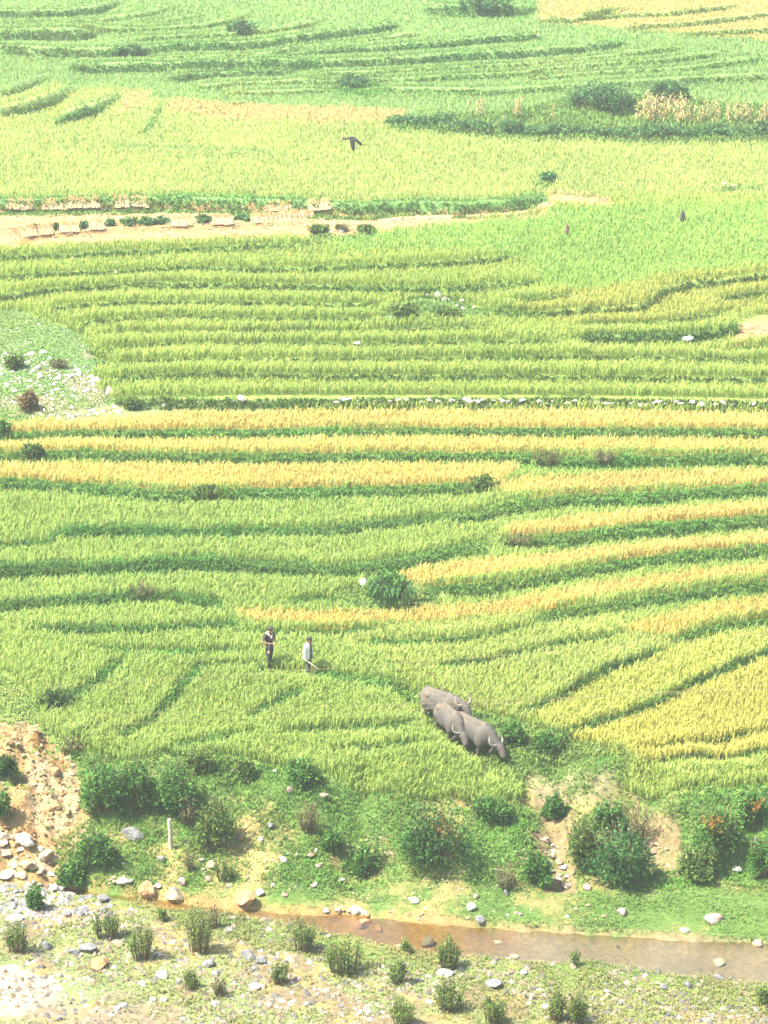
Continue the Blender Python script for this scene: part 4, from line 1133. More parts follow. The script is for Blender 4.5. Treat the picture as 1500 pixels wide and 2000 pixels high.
ORANGE = ((.19, .085, .02), (.32, .17, .035))
for i, (px, row, w, h, kind, lab, acc) in enumerate((
    (205, 1590, 100, 118, 'leafy', 'dense leafy green bush beside the eroded cliff', None),
    (265, 1582, 90, 110, 'leafy', 'dense leafy bush in the middle of the clump by the cliff', None),
    (335, 1575, 110, 100, 'leafy', 'dense leafy bush at the right end of the clump by the cliff', None),
    (390, 1508, 80, 50, 'olive', 'low olive shrub behind the right end of the cliff clump', None),
    (585, 1528, 86, 48, 'leafy', 'leafy dark bush at the top of the bank by the white rock', None),
    (480, 1522, 50, 40, 'olive', 'low olive shrub at the top of the bank by the pink rock', None),
    (425, 1650, 100, 105, 'olive', 'big loose olive shrub right of the wooden post', None),
    (365, 1610, 40, 70, 'brown', 'thin brownish shrub above the wooden post', None),
    (603, 1625, 56, 72, 'brown', 'narrow brownish green shrub in the middle of the bank', None),
    (190, 1694, 90, 82, 'leafy', 'leafy green shrub below the cliff above the stream', None),
    (140, 1725, 70, 48, 'leafy', 'low leafy shrub at the stream beside the grey cobbles', None),
    (70, 1775, 34, 50, 'leafy', 'small green shrub growing out of the grey cobbles', None),
    (860, 1684, 160, 135, 'dark', 'large dark green bush in the middle of the bank', ((.04, .72), 1, (.10, .06, .02), (.22, .14, .045))),
    (655, 1665, 50, 50, 'leafy', 'small leafy shrub on the bank left of the dark bush', None),
    (710, 1702, 75, 60, 'leafy', 'leafy shrub below left of the large dark bush', None),
    (1050, 1725, 75, 70, 'leafy', 'rounded leafy shrub left of the earth gully', None),
    (1140, 1690, 110, 110, 'olive', 'olive bush right of the earth gully', None),
    (1215, 1725, 150, 130, 'teal', 'large blue green bush with broad leaves on the right bank', None),
    (1240, 1645, 84, 110, 'dry', 'dry greyish brown shrub behind the blue green bush', None),
    (1085, 1600, 60, 50, 'leafy', 'small bush at the top of the earth gully', None),
    (1185, 1620, 70, 60, 'leafy', 'small bush above the olive one on the right bank', None),
    (1400, 1665, 120, 115, 'leafy', 'tall green bush with orange leaves on the right bank', ((-.12, .72), 1.0, *ORANGE)),
    (1365, 1712, 90, 70, 'olive', 'olive shrub below the bush with orange leaves', None),
    (1465, 1610, 80, 70, 'leafy', 'leafy bush near the right edge with an orange tip', ((.1, .75), .5, *ORANGE)),
    (1492, 1715, 70, 95, 'leafy', 'leafy shrub at the lower right edge of the bank', None),
    (960, 1600, 110, 50, 'leafy', 'low spreading bush above right of the large dark bush', None),
    (1000, 1455, 50, 42, 'leafy', 'leafy shrub beside the head of the leading buffalo', None),
    (1075, 1462, 70, 30, 'leafy', 'low weeds bush right of the leading buffalo', None),
    (12, 1515, 46, 44, 'dark', 'dark shrub growing on the eroded cliff at the left edge', None),
    (8, 1600, 40, 55, 'leafy', 'green shrub on the stone slope at the left edge', None),
    (110, 1385, 80, 34, 'dark', 'dark low shrub on the bund above the cliff', None),
    (135, 1470, 54, 30, 'brown', 'brownish weeds hanging over the cliff top', None),
    (770, 1182, 120, 46, 'cane', 'dark clump of long leaved cane between green and golden plots', None),
    (760, 1166, 90, 46, 'leafy', 'leafy dark bush behind the long leaved cane', None),
    (1170, 206, 150, 40, 'dark', 'wide dark bush at the back of the far scrub', None),
    (1300, 200, 100, 40, 'dark', 'dark bush behind the dry corn at right', None),
    (1000, 262, 54, 26, 'dark', 'round dark shrub at the front of the far scrub', None),
    (1280, 268, 90, 24, 'dark', 'low dark shrub in front of the dry corn', None),
    (1400, 266, 90, 20, 'teal', 'low bluish shrub in front of the right part of the corn', None),
    (1488, 266, 40, 24, 'dark', 'dark shrub at the right end of the far scrub', None),
    (868, 244, 46, 22, 'leafy', 'green shrub at the left part of the far scrub', None),
    (800, 246, 60, 18, 'leafy', 'low green shrub at the left tip of the far scrub', None),
    (690, 174, 76, 22, 'teal', 'bluish bush on the far terraces', None),
    (480, 62, 60, 16, 'teal', 'small bluish bush on the upper left terraces', None),
    (950, 16, 110, 18, 'teal', 'dim bushes on the far bund near the top', None),
    (255, 106, 60, 12, 'dark', 'dark shrub on the far left bund', None),
    (1070, 354, 44, 14, 'leafy', 'weeds at the end of the harvested strip', None),
    (620, 458, 50, 15, 'olive', 'leafy weeds below the straw strip', None),
    (668, 451, 30, 12, 'brown', 'brownish weeds above the white stones below the straw strip', None),
    (715, 455, 40, 12, 'olive', 'leafy weeds at the right end below the straw strip', None),
    (785, 618, 64, 22, 'olive', 'tangled weeds covering the overgrown mound', None),
    (872, 617, 60, 10, 'olive', 'low weeds at the foot of the overgrown mound', None),
    (55, 802, 40, 36, 'rust', 'rusty brown shrub on the rubble slope', None),
    (30, 717, 40, 20, 'olive', 'olive shrub at the upper left of the rubble slope', None),
    (115, 717, 40, 15, 'brown', 'brownish weeds in the middle of the rubble slope', None),
    (258, 798, 36, 17, 'olive', 'small olive shrub at the right foot of the rubble slope', None),
    (8, 848, 44, 22, 'leafy', 'dark shrub at the left edge by the golden terraces', None),
    (62, 890, 46, 18, 'olive', 'small shrub on the edge of the second golden terrace', None),
    (1070, 905, 70, 32, 'brown', 'straggly weeds on the thick dark bund', None),
    (1180, 904, 40, 24, 'brown', 'brownish weeds around the bare spot of the thick dark bund', None),
    (945, 952, 60, 20, 'olive', 'green shrub at the end of the third golden terrace', None),
    (280, 1166, 60, 28, 'brown', 'brownish weeds on a left lower bund', None),
    (405, 968, 60, 18, 'olive', 'leafy shrub on the bund under the third golden terrace', None),
    (1010, 1062, 60, 18, 'brown', 'brownish weeds under the pointed golden strip', None),
)):
    bush(px, row, w, h, lab, kind, None, i, accent=acc)
for i, (px, row, w, h, lab, d) in enumerate((
    (34, 1860, 48, 66, 'upright stalky shrub at the left edge of the flat', 1),
    (208, 1832, 54, 66, 'upright stalky shrub right of the grey cobbles', 1.1),
    (278, 1874, 56, 86, 'tall ragged stalky shrub on the gravel', 1),
    (390, 1862, 62, 104, 'tallest stalky shrub standing by the grey rock', 1.3),
    (415, 1812, 34, 60, 'thin brownish shrub behind the tallest one', .6),
    (594, 1858, 56, 74, 'stalky shrub on the near shore left of the widest one', 1.1),
    (672, 1902, 78, 80, 'widest stalky shrub in the middle of the flat', 1.6),
    (875, 1892, 50, 70, 'round compact shrub standing alone on the near shore', 1.4),
    (778, 1922, 34, 52, 'slender shrub between the widest and the round one', .7),
    (876, 1974, 62, 76, 'stalky shrub below the round compact one', 1.2),
    (964, 2000, 56, 60, 'stalky shrub cut by the lower edge in the middle', 1.1),
    (788, 2002, 56, 56, 'stalky shrub at the lower edge left of middle', 1.1),
    (1086, 1996, 46, 76, 'left one of the twin stalky shrubs lower right', 1),
    (1128, 1998, 40, 72, 'right one of the twin stalky shrubs lower right', 1),
    (425, 1946, 36, 48, 'dark thin shrub on the lower gravel', .6),
    (372, 1934, 36, 40, 'low shrub left of the dark thin one', .6),
    (545, 1922, 36, 44, 'small shrub right of the pointed grey boulder', .7),
    (318, 1798, 18, 32, 'small sprig on the green strip left of the stream', .35),
    (795, 1862, 14, 30, 'small sprig on the near shore', .3),
    (372, 1702, 24, 40, 'dry sprig low on the bank', .4),
    (1124, 1888, 14, 34, 'thin sprig at the near waterline', .3),
    (985, 1735, 50, 70, 'straggly dry shrub at the foot of the bank', .7),
    (440, 1720, 40, 46, 'straggly shrub above the wedge shaped boulder', .6),
    (1490, 1962, 30, 40, 'low shrub at the lower right edge', .6),
)):
    bush(px, row, w, h, lab, 'reedy' if i not in (4, 14, 19, 21) else 'brown', 'stalky shrubs near the stream', 100 + i, 'shrub', None, d, 'shrub')

for i, x in enumerate((775, 830, 905, 945, 1045, 1090, 1130, 1175, 1225, 1330, 1360, 1440, 1465)):
    bush(x, np.interp(x, [760, 850, 1000, 1250, 1500], [244, 250, 263, 269, 268]), 58 + 13 * (i % 3), 15 + 4 * (i % 4 == 1), 'low dark shrub in the hedge along the front of the far scrub', ('dark', 'leafy')[i % 2], 'hedge shrubs on the far scrub', 400 + i, 'shrub', None, .7, 'shrub')

# ------------------------------------------------------------------ straw sheaves, loose straw, dry corn
def sheaf_mesh(seed):
    rng = np.random.default_rng(seed)
    n = 60
    a = rng.normal(0, 1, n)
    V = []; F = []; C = []
    for i in range(n):
        x0 = rng.normal(0, .03); y0 = rng.normal(0, .03)
        spx_ = a[i] * .085
        top = np.array((spx_ * 1.0, .22 + rng.normal(0, .04), .46 + rng.normal(0, .05)))
        bot = np.array((spx_ * 1.5, -.12 + rng.normal(0, .05), -.02))
        midp = np.array((spx_ * .8 + x0, .06 + y0, .24))
        w = np.array((.012, 0, 0))
        k = len(V)
        V += [bot - w, bot + w, midp - w, midp + w, top - w, top + w]
        F += [(k, k + 1, k + 3), (k, k + 3, k + 2), (k + 2, k + 3, k + 5), (k + 2, k + 5, k + 4)]
        c = np.array((.47, .34, .19)) * (.75 + .5 * rng.random())
        C += [c * 1.05, c * 1.05, c, c, c * np.array((1, .82, .6)), c * np.array((1, .82, .6))]
    return mesh_tris('sheaf', np.array(V), np.array(F), np.array(C), M_STRAW)
SHEAF = [sheaf_mesh(i) for i in range(4)]
def sheaf(px, row, label, group, rz=0.0, sc=1.0):
    p = at(px, row)
    o = link('straw_sheaf', random.choice(SHEAF)); o.location = p
    o.rotation_euler = (random.uniform(-.12, .05), random.uniform(-.1, .1), rz + random.uniform(-.2, .2))
    s = sc * random.uniform(.95, 1.15); o.scale = (s, s, s)
    tag(o, label, 'sheaf', group)
for x in (22, 31, 40, 49, 58): sheaf(x, 409, 'pale straw sheaf in the short leftmost run against the field front', 'leftmost run of sheaves')
for x in (90, 99, 108, 117, 126, 135, 144, 153, 162, 171, 181, 189): sheaf(x, 408 - (x - 90) * .02, 'pale straw sheaf in the longest run against the field front', 'longest run of sheaves')
for x in (228, 237, 246): sheaf(x, 405, 'straw sheaf in the first small bunch right of the longest run', 'first small bunch of sheaves')
for x in (265, 274, 284): sheaf(x, 404, 'straw sheaf in the second small bunch right of the longest run', 'second small bunch of sheaves')
for x in (529, 538, 547, 556, 565): sheaf(x, 412, 'straw sheaf in the bunch by the middle of the field front', 'middle bunch of sheaves')
for x in (610, 620, 630, 640): sheaf(x, 410, 'straw sheaf in the bunch nearest the green bank end', 'bunch of sheaves near the bank end')
for x, y in ((22, 470), (34, 464)): sheaf(x, y, 'straw sheaf leaning at the left end of the low step', 'sheaves at the left end of the step', .5, 1.0)
for x, y in ((48, 462), (58, 460), (66, 459)): sheaf(x, y, 'straw sheaf leaning second from the left on the low step', 'second run on the step', .5)
for x, y in ((80, 458), (90, 457), (98, 456)): sheaf(x, y, 'straw sheaf leaning third from the left on the low step', 'third run on the step', .4)
for x, y in ((122, 453), (131, 452), (140, 452), (149, 451)): sheaf(x, y, 'straw sheaf in the wide leaning run left of the long green tuft', 'wide leaning run on the step', .25)
for x, y in ((180, 448), (189, 447), (198, 447)): sheaf(x, y, 'straw sheaf just left of the long green tuft on the step', 'run left of the green tuft', .2)
for x, y in ((340, 440), (349, 440), (357, 440), (370, 439)): sheaf(x, y, 'straw sheaf between the two green tufts on the step', 'run between green tufts', .15)
for x, y in ((420, 438), (429, 438), (438, 437), (447, 437)): sheaf(x, y, 'straw sheaf right of the second green tuft on the step', 'run right of the second tuft', .1)
for i, x in enumerate(range(500, 616, 9)): sheaf(x, 434 - (x - 500) * .07, 'straw sheaf in the long slanting run at the right end of the step', 'long slanting run on the step', .15, .9)
for i, (x, y, w) in enumerate(((70, 452, 20), (110, 449, 18), (162, 446, 26), (215, 441, 16), (250, 439, 40), (285, 438, 40), (318, 437, 34), (398, 434, 40), (475, 432, 40))):
    bush(x, y, w, 11, ('small green tuft between leaning sheaves second from the left', 'small green tuft between the third and fourth leaning runs', 'green tuft beside the wide leaning run', 'small green tuft right of the leaning runs', 'left part of the long green tuft on the step', 'middle part of the long green tuft on the step', 'right part of the long green tuft on the step', 'second green tuft on the step', 'third green tuft on the step')[i], 'leafy', None, 300 + i, 'grass_tuft', None, .6, 'tuft')

def loose_straw(n, polys, label, seed):
    rng = np.random.default_rng(seed)
    PX = []; PR = []
    for poly, m in polys:
        xs = [p[0] for p in poly]; ys = [p[1] for p in poly]
        x = rng.uniform(max(min(xs), -150), min(max(xs), 1650), m * 4); y = rng.uniform(min(ys), max(ys), m * 4)
        k = inpoly(x, y, poly); PX.append(x[k][:m]); PR.append(y[k][:m])
    px = np.concatenate(PX); row = np.concatenate(PR)
    X, Y = plan(px, row - 7); k = vnoise(X, Y, .9, 99) > .38; X, Y = X[k], Y[k]
    n = len(X); Z = height(X, Y) + .02 + .05 * rng.random(n)
    a = rng.normal(.1, .5, n); l = .18 + .3 * rng.random(n); w = .012 + .02 * rng.random(n)
    d = np.stack([np.cos(a), np.sin(a), rng.normal(0, .15, n)], -1) * l[:, None] * .5
    q = np.stack([-np.sin(a), np.cos(a), np.full(n, .5)], -1) * w[:, None]
    p = np.stack([X, Y, Z], -1)
    V = np.stack([p - d - q, p - d + q, p + d + q, p + d - q], 1)
    F = (np.arange(n) * 4)[:, None, None] + np.array([[0, 2, 1], [0, 3, 2]])[None]
    C = np.repeat(np.array((.36, .25, .13)) * (.7 + .5 * rng.random(n))[:, None], 4, 0)
    tag(link('loose_straw', mesh_tris('loose_straw', V.reshape(-1, 3), F.reshape(-1, 3), C, M_STRAW)), label, 'straw', None, 'stuff')
loose_straw(0, [(CLEAR['straw_strip'], 5200), (CLEAR['straw_right'], 500), (CLEAR['straw_line'], 300)], 'cut straw lying over the harvested strips', 401)
# swaths of straw laid along the end of the strip
def swath(pts, label):
    rng = np.random.default_rng(len(pts) * 7 + pts[0][0])
    a = np.array(pts, float); t = np.linspace(0, 1, len(pts))
    n = 420
    q = rng.random(n); px = np.interp(q, t, a[:, 0]); row = np.interp(q, t, a[:, 1]) + rng.normal(0, 1.2, n)
    X, Y = plan(px, row - 9); Z = height(X, Y)
    l = .35 + .2 * rng.random(n); ang = rng.normal(1.2, .35, n)
    d = np.stack([np.cos(ang) * .4, np.sin(ang) * .5, np.full(n, .35)], -1) * l[:, None]
    w = np.stack([np.full(n, .018), np.zeros(n), np.zeros(n)], -1)
    p = np.stack([X, Y, Z], -1)
    V = np.stack([p - w, p + w, p + d + w, p + d - w], 1)
    F = (np.arange(n) * 4)[:, None, None] + np.array([[0, 1, 2], [0, 2, 3]])[None]
    C = np.repeat(np.array((.44, .32, .17)) * (.75 + .5 * rng.random(n))[:, None], 4, 0)
    tag(link('straw_swath', mesh_tris('straw_swath', V.reshape(-1, 3), F.reshape(-1, 3), C, M_STRAW)), label, 'straw', None, None)
swath([(910, 409), (980, 407), (1040, 403), (1066, 395)], 'row of laid straw along the foot of the curved field corner')
swath([(1066, 372), (1100, 373), (1140, 377), (1198, 388)], 'row of laid straw on the far end of the harvested strip')
swath([(740, 424), (800, 416), (880, 411)], 'row of laid straw on the narrow middle of the strip')

def corn_mesh(seed):
    rng = np.random.default_rng(seed)
    V = []; F = []; C = []
    H = 1.55 + .3 * rng.random()
    c0 = np.array((.28, .20, .09)) * (.8 + .4 * rng.random())
    for k in range(6):
        q = k * math.pi / 3
        V += [(.022 * math.cos(q), .022 * math.sin(q), -.05), (.008 * math.cos(q), .008 * math.sin(q), H)]
        C += [c0 * .8, c0]
    for k in range(6):
        a, b, c, d = 2 * k, 2 * ((k + 1) % 6), 2 * ((k + 1) % 6) + 1, 2 * k + 1
        F += [(a, b, c), (a, c, d)]
    for i in range(11):
        z = H * (.2 + .75 * i / 11); a = rng.random() * 6.28; l = .35 + .3 * rng.random()
        d = np.array((math.cos(a), math.sin(a), 0)); w = np.array((-math.sin(a), math.cos(a), 0)) * .045
        b = np.array((0, 0, z)); m = b + d * l * .45 + (0, 0, .16); t = b + d * l * .8 + (0, 0, -.18 * rng.random() - .05)
        k = len(V); V += [b - w * .4, b + w * .4, m - w, m + w, t]
        F += [(k, k + 1, k + 3), (k, k + 3, k + 2), (k + 2, k + 3, k + 4)]
        c = (np.array((.34, .26, .12)) if rng.random() < .8 else np.array((.14, .18, .05))) * (.7 + .5 * rng.random())
        C += [c] * 5
    return mesh_tris('corn', np.array(V), np.array(F), np.array(C), M_STRAW)
CORN = [corn_mesh(40 + i) for i in range(6)]
def corn(px, row, label, group, s=1.0):
    p = at(px, row); o = link('corn_stalk', random.choice(CORN)); o.location = p
    o.rotation_euler = (random.uniform(-.12, .12), random.uniform(-.14, .14), random.random() * 6.28)
    k = s * random.uniform(.8, 1.1); o.scale = (k, k, k)
    tag(o, label, 'corn', group)
for i in range(34): corn(random.uniform(1250, 1345), random.uniform(226, 250), 'dry tan corn stalk in the tall stand below the far dark bush', 'tall stand of dry corn', 1.0)
for i in range(38): corn(random.uniform(1345, 1500), random.uniform(232, 250), 'dry tan corn stalk in the lower stand reaching the right edge', 'lower stand of dry corn', .8)
for i in range(6): corn(random.uniform(915, 945), random.uniform(226, 232), 'dry corn stalk in the small left group on the scrub', 'small left group of corn', .75)
for i in range(5): corn(random.uniform(998, 1014), random.uniform(228, 234), 'dry reddish corn stalk in the small group by the pale rock', 'small group of corn by the rock', .75)
corn(1078, 238, 'lone thin corn stalk in front of the wide dark bush', None, .8)

# ------------------------------------------------------------------ scarecrows, cloths, poles, post, bag
M_DARK = mat_noise('dark_cloth', (.014, .014, .012), (.035, .034, .03), 6, .95)
M_GREYC = mat_noise('grey_cloth', (.032, .031, .028), (.07, .068, .06), 5, .95)
M_BROWN = mat_noise('brown_cloth', (.10, .05, .035), (.24, .15, .11), 6, .95)
M_BAMB = mat_noise('bamboo', (.16, .22, .06), (.26, .30, .10), 4, .7)
M_WOOD = mat_noise('pale_wood', (.32, .26, .19), (.42, .36, .28), 5, .8, .3, 20)
M_WOOD2 = mat_noise('dark_wood', (.12, .09, .05), (.22, .17, .1), 6, .9)

def cloth_sheet(mb, cols, nrow=6, thick=.02, wav=.03, seed=0):
    """hanging cloth: list of (top point, bottom point) across its width, with folds and thickness"""
    rng = random.Random(seed)
    f_ = []; v_ = []
    n = len(cols)
    for s in (0, 1):
        for i, (t, b) in enumerate(cols):
            t = Vector(t); b = Vector(b)
            for r in range(nrow + 1):
                q = r / nrow
                p = t.lerp(b, q); p.y += math.sin(i * 2.1 + q * 2) * wav * q + (thick if s else 0)
                v_.append(p)
    m = nrow + 1
    for s in (0, 1):
        for i in range(n - 1):
            for r in range(nrow):
                a = s * n * m + i * m + r
                q = (a, a + 1, a + m + 1, a + m)
                f_.append(q if s else q[::-1])
    for i in range(n - 1):
        for r in (0, nrow):
            a = i * m + r; f_.append((a, a + m, n * m + a + m, n * m + a))
    for r in range(nrow):
        for i in (0, n - 1):
            a = i * m + r; f_.append((a, a + 1, n * m + a + 1, n * m + a))
    mb.add(v_, f_)

p = at(688, 303); u = 1 / 30.5
sc = empty('scarecrow', p); tag(sc, 'dark coat scarecrow with arms spread on a pole in the pale field', 'scarecrow')
mb = MB(); mb.tube([(0, 0, -.2), (0.01, 0, .6), (0, 0, 1.42)], [.022, .02, .016], 7); mb.build('pole', M_WOOD2, sc)
mb = MB(); mb.tube([(-.62, 0, 1.0), (-.2, 0, 1.08), (.05, 0, 1.1), (.55, 0, .72)], [.015] * 4, 6); mb.build('crossbar', M_WOOD2, sc)
mb = MB()
mb.tube([(.02, .0, 1.13), (.0, .0, 1.0), (.02, 0, .7), (.05, 0, .42), (.06, 0, .24)], [(.07, .06), (.16, .09), (.15, .1), (.11, .08), (.06, .05)], 12)
mb.build('coat', M_DARK, sc)
mb = MB(); mb.tube([(-.04, 0, 1.06), (-.2, 0, 1.05), (-.36, .01, 1.0), (-.56, 0, 1.03), (-.62, 0, .96)], [.09, .075, .06, .075, .03], 9); mb.build('sleeve', M_DARK, sc)
mb = MB(); mb.tube([(.06, 0, 1.05), (.2, 0, .95), (.36, -.01, .83), (.54, 0, .68), (.6, 0, .6)], [.1, .1, .1, .085, .03], 9); mb.build('sleeve', M_DARK, sc)

p = at(1333, 441)
c1 = empty('hung_cloth', p); tag(c1, 'dark grey pointed cloth hung on a stake in the bright green field', 'scarecrow')
mb = MB(); mb.tube([(0, .02, -.1), (0, .02, .92)], [.018, .014], 6); mb.build('stake', M_WOOD2, c1)
mb = MB(); mb.tube([(0, 0, .95), (-.02, 0, .8), (.0, 0, .55), (.01, 0, .32), (.0, 0, .24)], [(.03, .03), (.08, .05), (.14, .07), (.18, .08), (.14, .06)], 11); mb.build('cloth', M_GREYC, c1)
p = at(1106, 468)
c2 = empty('hung_cloth', p); tag(c2, 'brown rag hung on a stake at the left of the bright green field', 'scarecrow')
mb = MB(); mb.tube([(0, .02, -.1), (0, .02, .88)], [.018, .014], 6); mb.build('stake', M_WOOD2, c2)
mb = MB(); mb.tube([(.02, 0, .9), (0, 0, .78), (.02, 0, .55), (-.01, 0, .35), (.0, 0, .2)], [(.03, .03), (.09, .05), (.12, .06), (.13, .07), (.06, .04)], 10); mb.build('cloth', M_BROWN, c2)
for (x0, y0, x1, y1, lab) in ((1077, 456, 1100, 404, 'thin bent bamboo pole leaning by the brown rag'), (1294, 436, 1318, 398, 'thin bamboo pole leaning by the dark grey cloth')):
    p = at(x0, y0); s = pxm(p)
    mb = MB(); dx = (x1 - x0) / s; dz = (y0 - y1) / s / .97
    mb.tube([(0, 0, -.1), (dx * .42, 0, dz * .5), (dx * .8, 0, dz * .9), (dx * 1.05, 0, dz)], [.02, .017, .012, .006], 6)
    o = mb.build('bamboo_pole', M_BAMB); o.location = p; tag(o, lab, 'pole')
for (x, y, hpx, lab) in ((1303, 1256, 30, 'thin wooden stake at the end of the grass bund'), (1455, 1095, 26, 'thin wooden stake on the grassy edge of a golden strip')):
    p = at(x, y); hh = hpx / pxm(p)
    mb = MB(); mb.tube([(0, 0, -.1), (.02, 0, hh * .5), (0.0, 0, hh)], [.022, .02, .016], 6); o = mb.build('stake', M_WOOD2); o.location = p; tag(o, lab, 'stake')

p = at(334, 1657); hh = 57 / pxm(p) / .9
mb = MB()
mb.tube([(0, 0, -.25), (0, 0, .02), (-.01, 0, hh * .5), (-.03, 0, hh - .05), (-.035, 0, hh)], [(.085, .07), (.085, .07), (.08, .065), (.075, .06), (.05, .045)], 8)
o = mb.build('wooden_post', M_WOOD, None, False); o.location = p; tag(o, 'pale wooden post standing upright on the bank', 'post')

M_BAG = mat_noise('pale_blue_plastic', (.55, .66, .72), (.74, .80, .83), 6, .4)
M_WHITE = mat_noise('white_rag', (.66, .64, .66), (.80, .79, .80), 6, .9)
def crumple(px, row, w, h, mat, name, lab, cat, seed):
    p = at(px, row); s = pxm(p); rng = random.Random(seed)
    mb = MB(); mb.ell((0, 0, h / s * .5), (w / s * .5, w / s * .35, h / s * .55), 16, 10)
    mb.v = [tuple(Vector(v) * 1 + Vector((rng.gauss(0, .02), rng.gauss(0, .02), rng.gauss(0, .015)))) for v in mb.v]
    o = mb.build(name, mat); o.location = p; tag(o, lab, cat)
crumple(1343, 667, 22, 9, M_BAG, 'plastic_bag', 'pale blue plastic bag lying below the winding terrace front', 'bag', 1)
crumple(710, 1148, 15, 18, M_WHITE, 'white_rag', 'white rag caught left of the cane clump', 'rag', 2)
crumple(723, 1158, 12, 8, M_WHITE, 'white_rag', 'smaller white scrap under the rag by the cane clump', 'rag', 3)

# ------------------------------------------------------------------ overhead cables
M_CABLE = mat_noise('cable', (.16, .12, .06), (.2, .15, .08), 2, .6)
for (pts, yd, lab) in (
    ([(-900, 1400), (0, 1347), (300, 1330), (590, 1312), (810, 1292), (1060, 1273), (1310, 1255), (1500, 1237), (2400, 1150)], 62.0, 'thin overhead cable crossing just below the two people'),
    ([(-900, 1455), (0, 1422), (185, 1411), (450, 1402), (750, 1396), (845, 1388), (1100, 1365), (1500, 1330), (2400, 1240)], 61.0, 'thin overhead cable crossing the buffalo, lowest of the three'),
    ([(-900, 1430), (0, 1402), (450, 1388), (750, 1380), (875, 1373), (1100, 1362), (1300, 1350), (1500, 1348), (2400, 1300)], 63.0, 'thin overhead cable crossing the rump of the last buffalo'),
):
    mb = MB(); path = []
    a = np.array(pts, float)
    xs = np.linspace(a[0, 0], a[-1, 0], 60)
    cf = np.polyfit(a[:, 0], a[:, 1], 3)
    for x in xs:
        v = (1000 - np.polyval(cf, x)) / FPX; uu = (x - 750) / FPX
        t = yd / (cp + v * sp)
        path.append((uu * t, yd, ZC + (-sp + v * cp) * t))
    mb.tube(path, .0055, 5)
    tag(mb.build('overhead_cable', M_CABLE), lab, 'cable')

# ------------------------------------------------------------------ buffalo
M_HIDE = mat_noise('buffalo_hide', (.05, .045, .04), (.135, .10, .07), 1.3, .8, .5, 34, (.085, .074, .062), .2)
M_HORN = mat_noise('buffalo_horn', (.13, .115, .095), (.22, .195, .16), 5, .5)
M_HOOF = mat_noise('hoof', (.04, .035, .03), (.07, .06, .05), 5, .7)
M_EYE = mat_noise('eye', (.01, .01, .01), (.02, .018, .015), 5, .2)
def buffalo(px, row, ang, label, pitch=0.0, neck=(0, 0), turn=0.0, s=.93):
    p = at(px, row)
    p.z -= .10
    root = empty('buffalo', p, ang)
    root.rotation_euler = (0, pitch, ang); root.scale = (s, s, s)
    tag(root, label, 'buffalo', 'buffalo walking in single file')
    b = MB()
    b.ell((0, 0, .92), (.86, .43, .44)); b.ell((-.1, 0, .84), (.62, .46, .40))
    b.ell((.58, 0, 1.02), (.42, .34, .44)); b.ell((-.66, 0, 1.02), (.40, .37, .38)); b.ell((-.82, 0, .98), (.2, .28, .28))
    for q in (-1, 1): b.ell((-.50, q * .24, 1.17), (.20, .12, .12)); b.ell((.52, q * .26, .86), (.24, .15, .34)); b.ell((-.62, q * .25, .82), (.26, .16, .34))
    b.tube([(-.9, 0, 1.24), (-.3, 0, 1.30), (.3, 0, 1.32), (.62, 0, 1.38)], [.12, .14, .16, .14], 10)
    # neck, head (turned a little)
    nx, nz = neck
    ct, st = math.cos(turn), math.sin(turn)
    def hd(x, y, z):   # head space -> body space
        return (1.18 + nx + x * ct - y * st, x * st + y * ct, 1.03 + nz + z)
    b.tube([(.55, 0, 1.12), (.9, 0, 1.10 + nz * .4), hd(0, 0, 0), hd(.14, 0, 0)], [(.30, .36), (.22, .30), (.19, .22), (.18, .18)], 14)
    b.tube([hd(-.04, 0, .04), hd(.12, 0, .0), hd(.24, 0, -.12), hd(.34, 0, -.26), hd(.38, 0, -.33)], [(.16, .16), (.175, .17), (.145, .145), (.135, .12), (.10, .08)], 12)
    for q in (-1, 1):
        b.tube([hd(.0, q * .14, .0), hd(-.06, q * .30, -.10), hd(-.08, q * .42, -.17)], [(.04, .06), (.04, .10), (.016, .03)], 8)
        # legs: fore, hind with hock
        fx = .60 + q * .10
        b.tube([(fx, q * .22, .80), (fx + .03, q * .22, .48), (fx + .01, q * .21, .40), (fx, q * .21, .13), (fx + .03, q * .21, .0)], [.15, .095, .085, .06, .075], 10)
        hx = -.62 - q * .12
        b.tube([(hx, q * .23, .90), (hx + .12, q * .24, .62), (hx - .10, q * .23, .42), (hx - .08, q * .22, .14), (hx - .04, q * .22, .0)], [.20, .14, .08, .058, .075], 10)
    b.tube([(-.96, 0, 1.06), (-1.05, 0, .92), (-1.08, .02, .6), (-1.07, .03, .42)], [.04, .03, .025, .035], 7)
    body = b.build('body', M_HIDE, root)
    fuse(body, .028, 5)
    for q in (-1, 1):
        h = MB()
        h.tube([hd(.04, q * .10, .12), hd(.02, q * .20, .12), hd(-.04, q * .31, .13), hd(-.11, q * .37, .20), hd(-.17, q * .36, .30), hd(-.21, q * .32, .39), hd(-.22, q * .29, .43)],
               [(.055, .05), (.052, .045), (.047, .04), (.042, .036), (.034, .03), (.02, .018), (.006, .006)], 9)
        h.build('horn', M_HORN, root)
        e = MB(); e.ell(hd(.2, q * .135, -.0), (.022, .018, .022), 8, 6); e.build('eye', M_EYE, root)
    return root
buffalo(860, 1410, R(-42), 'last buffalo of the file, standing furthest back and partly hidden', .05, (.02, .12), -.2)
buffalo(876, 1438, R(-66), 'middle buffalo facing the camera between the two others', .12, (-.02, -.22), .1)
buffalo(920, 1464, R(-44), 'leading buffalo with lowered head and pale curved horns, lowest of the three', .14, (.06, -.22), .05, .98)

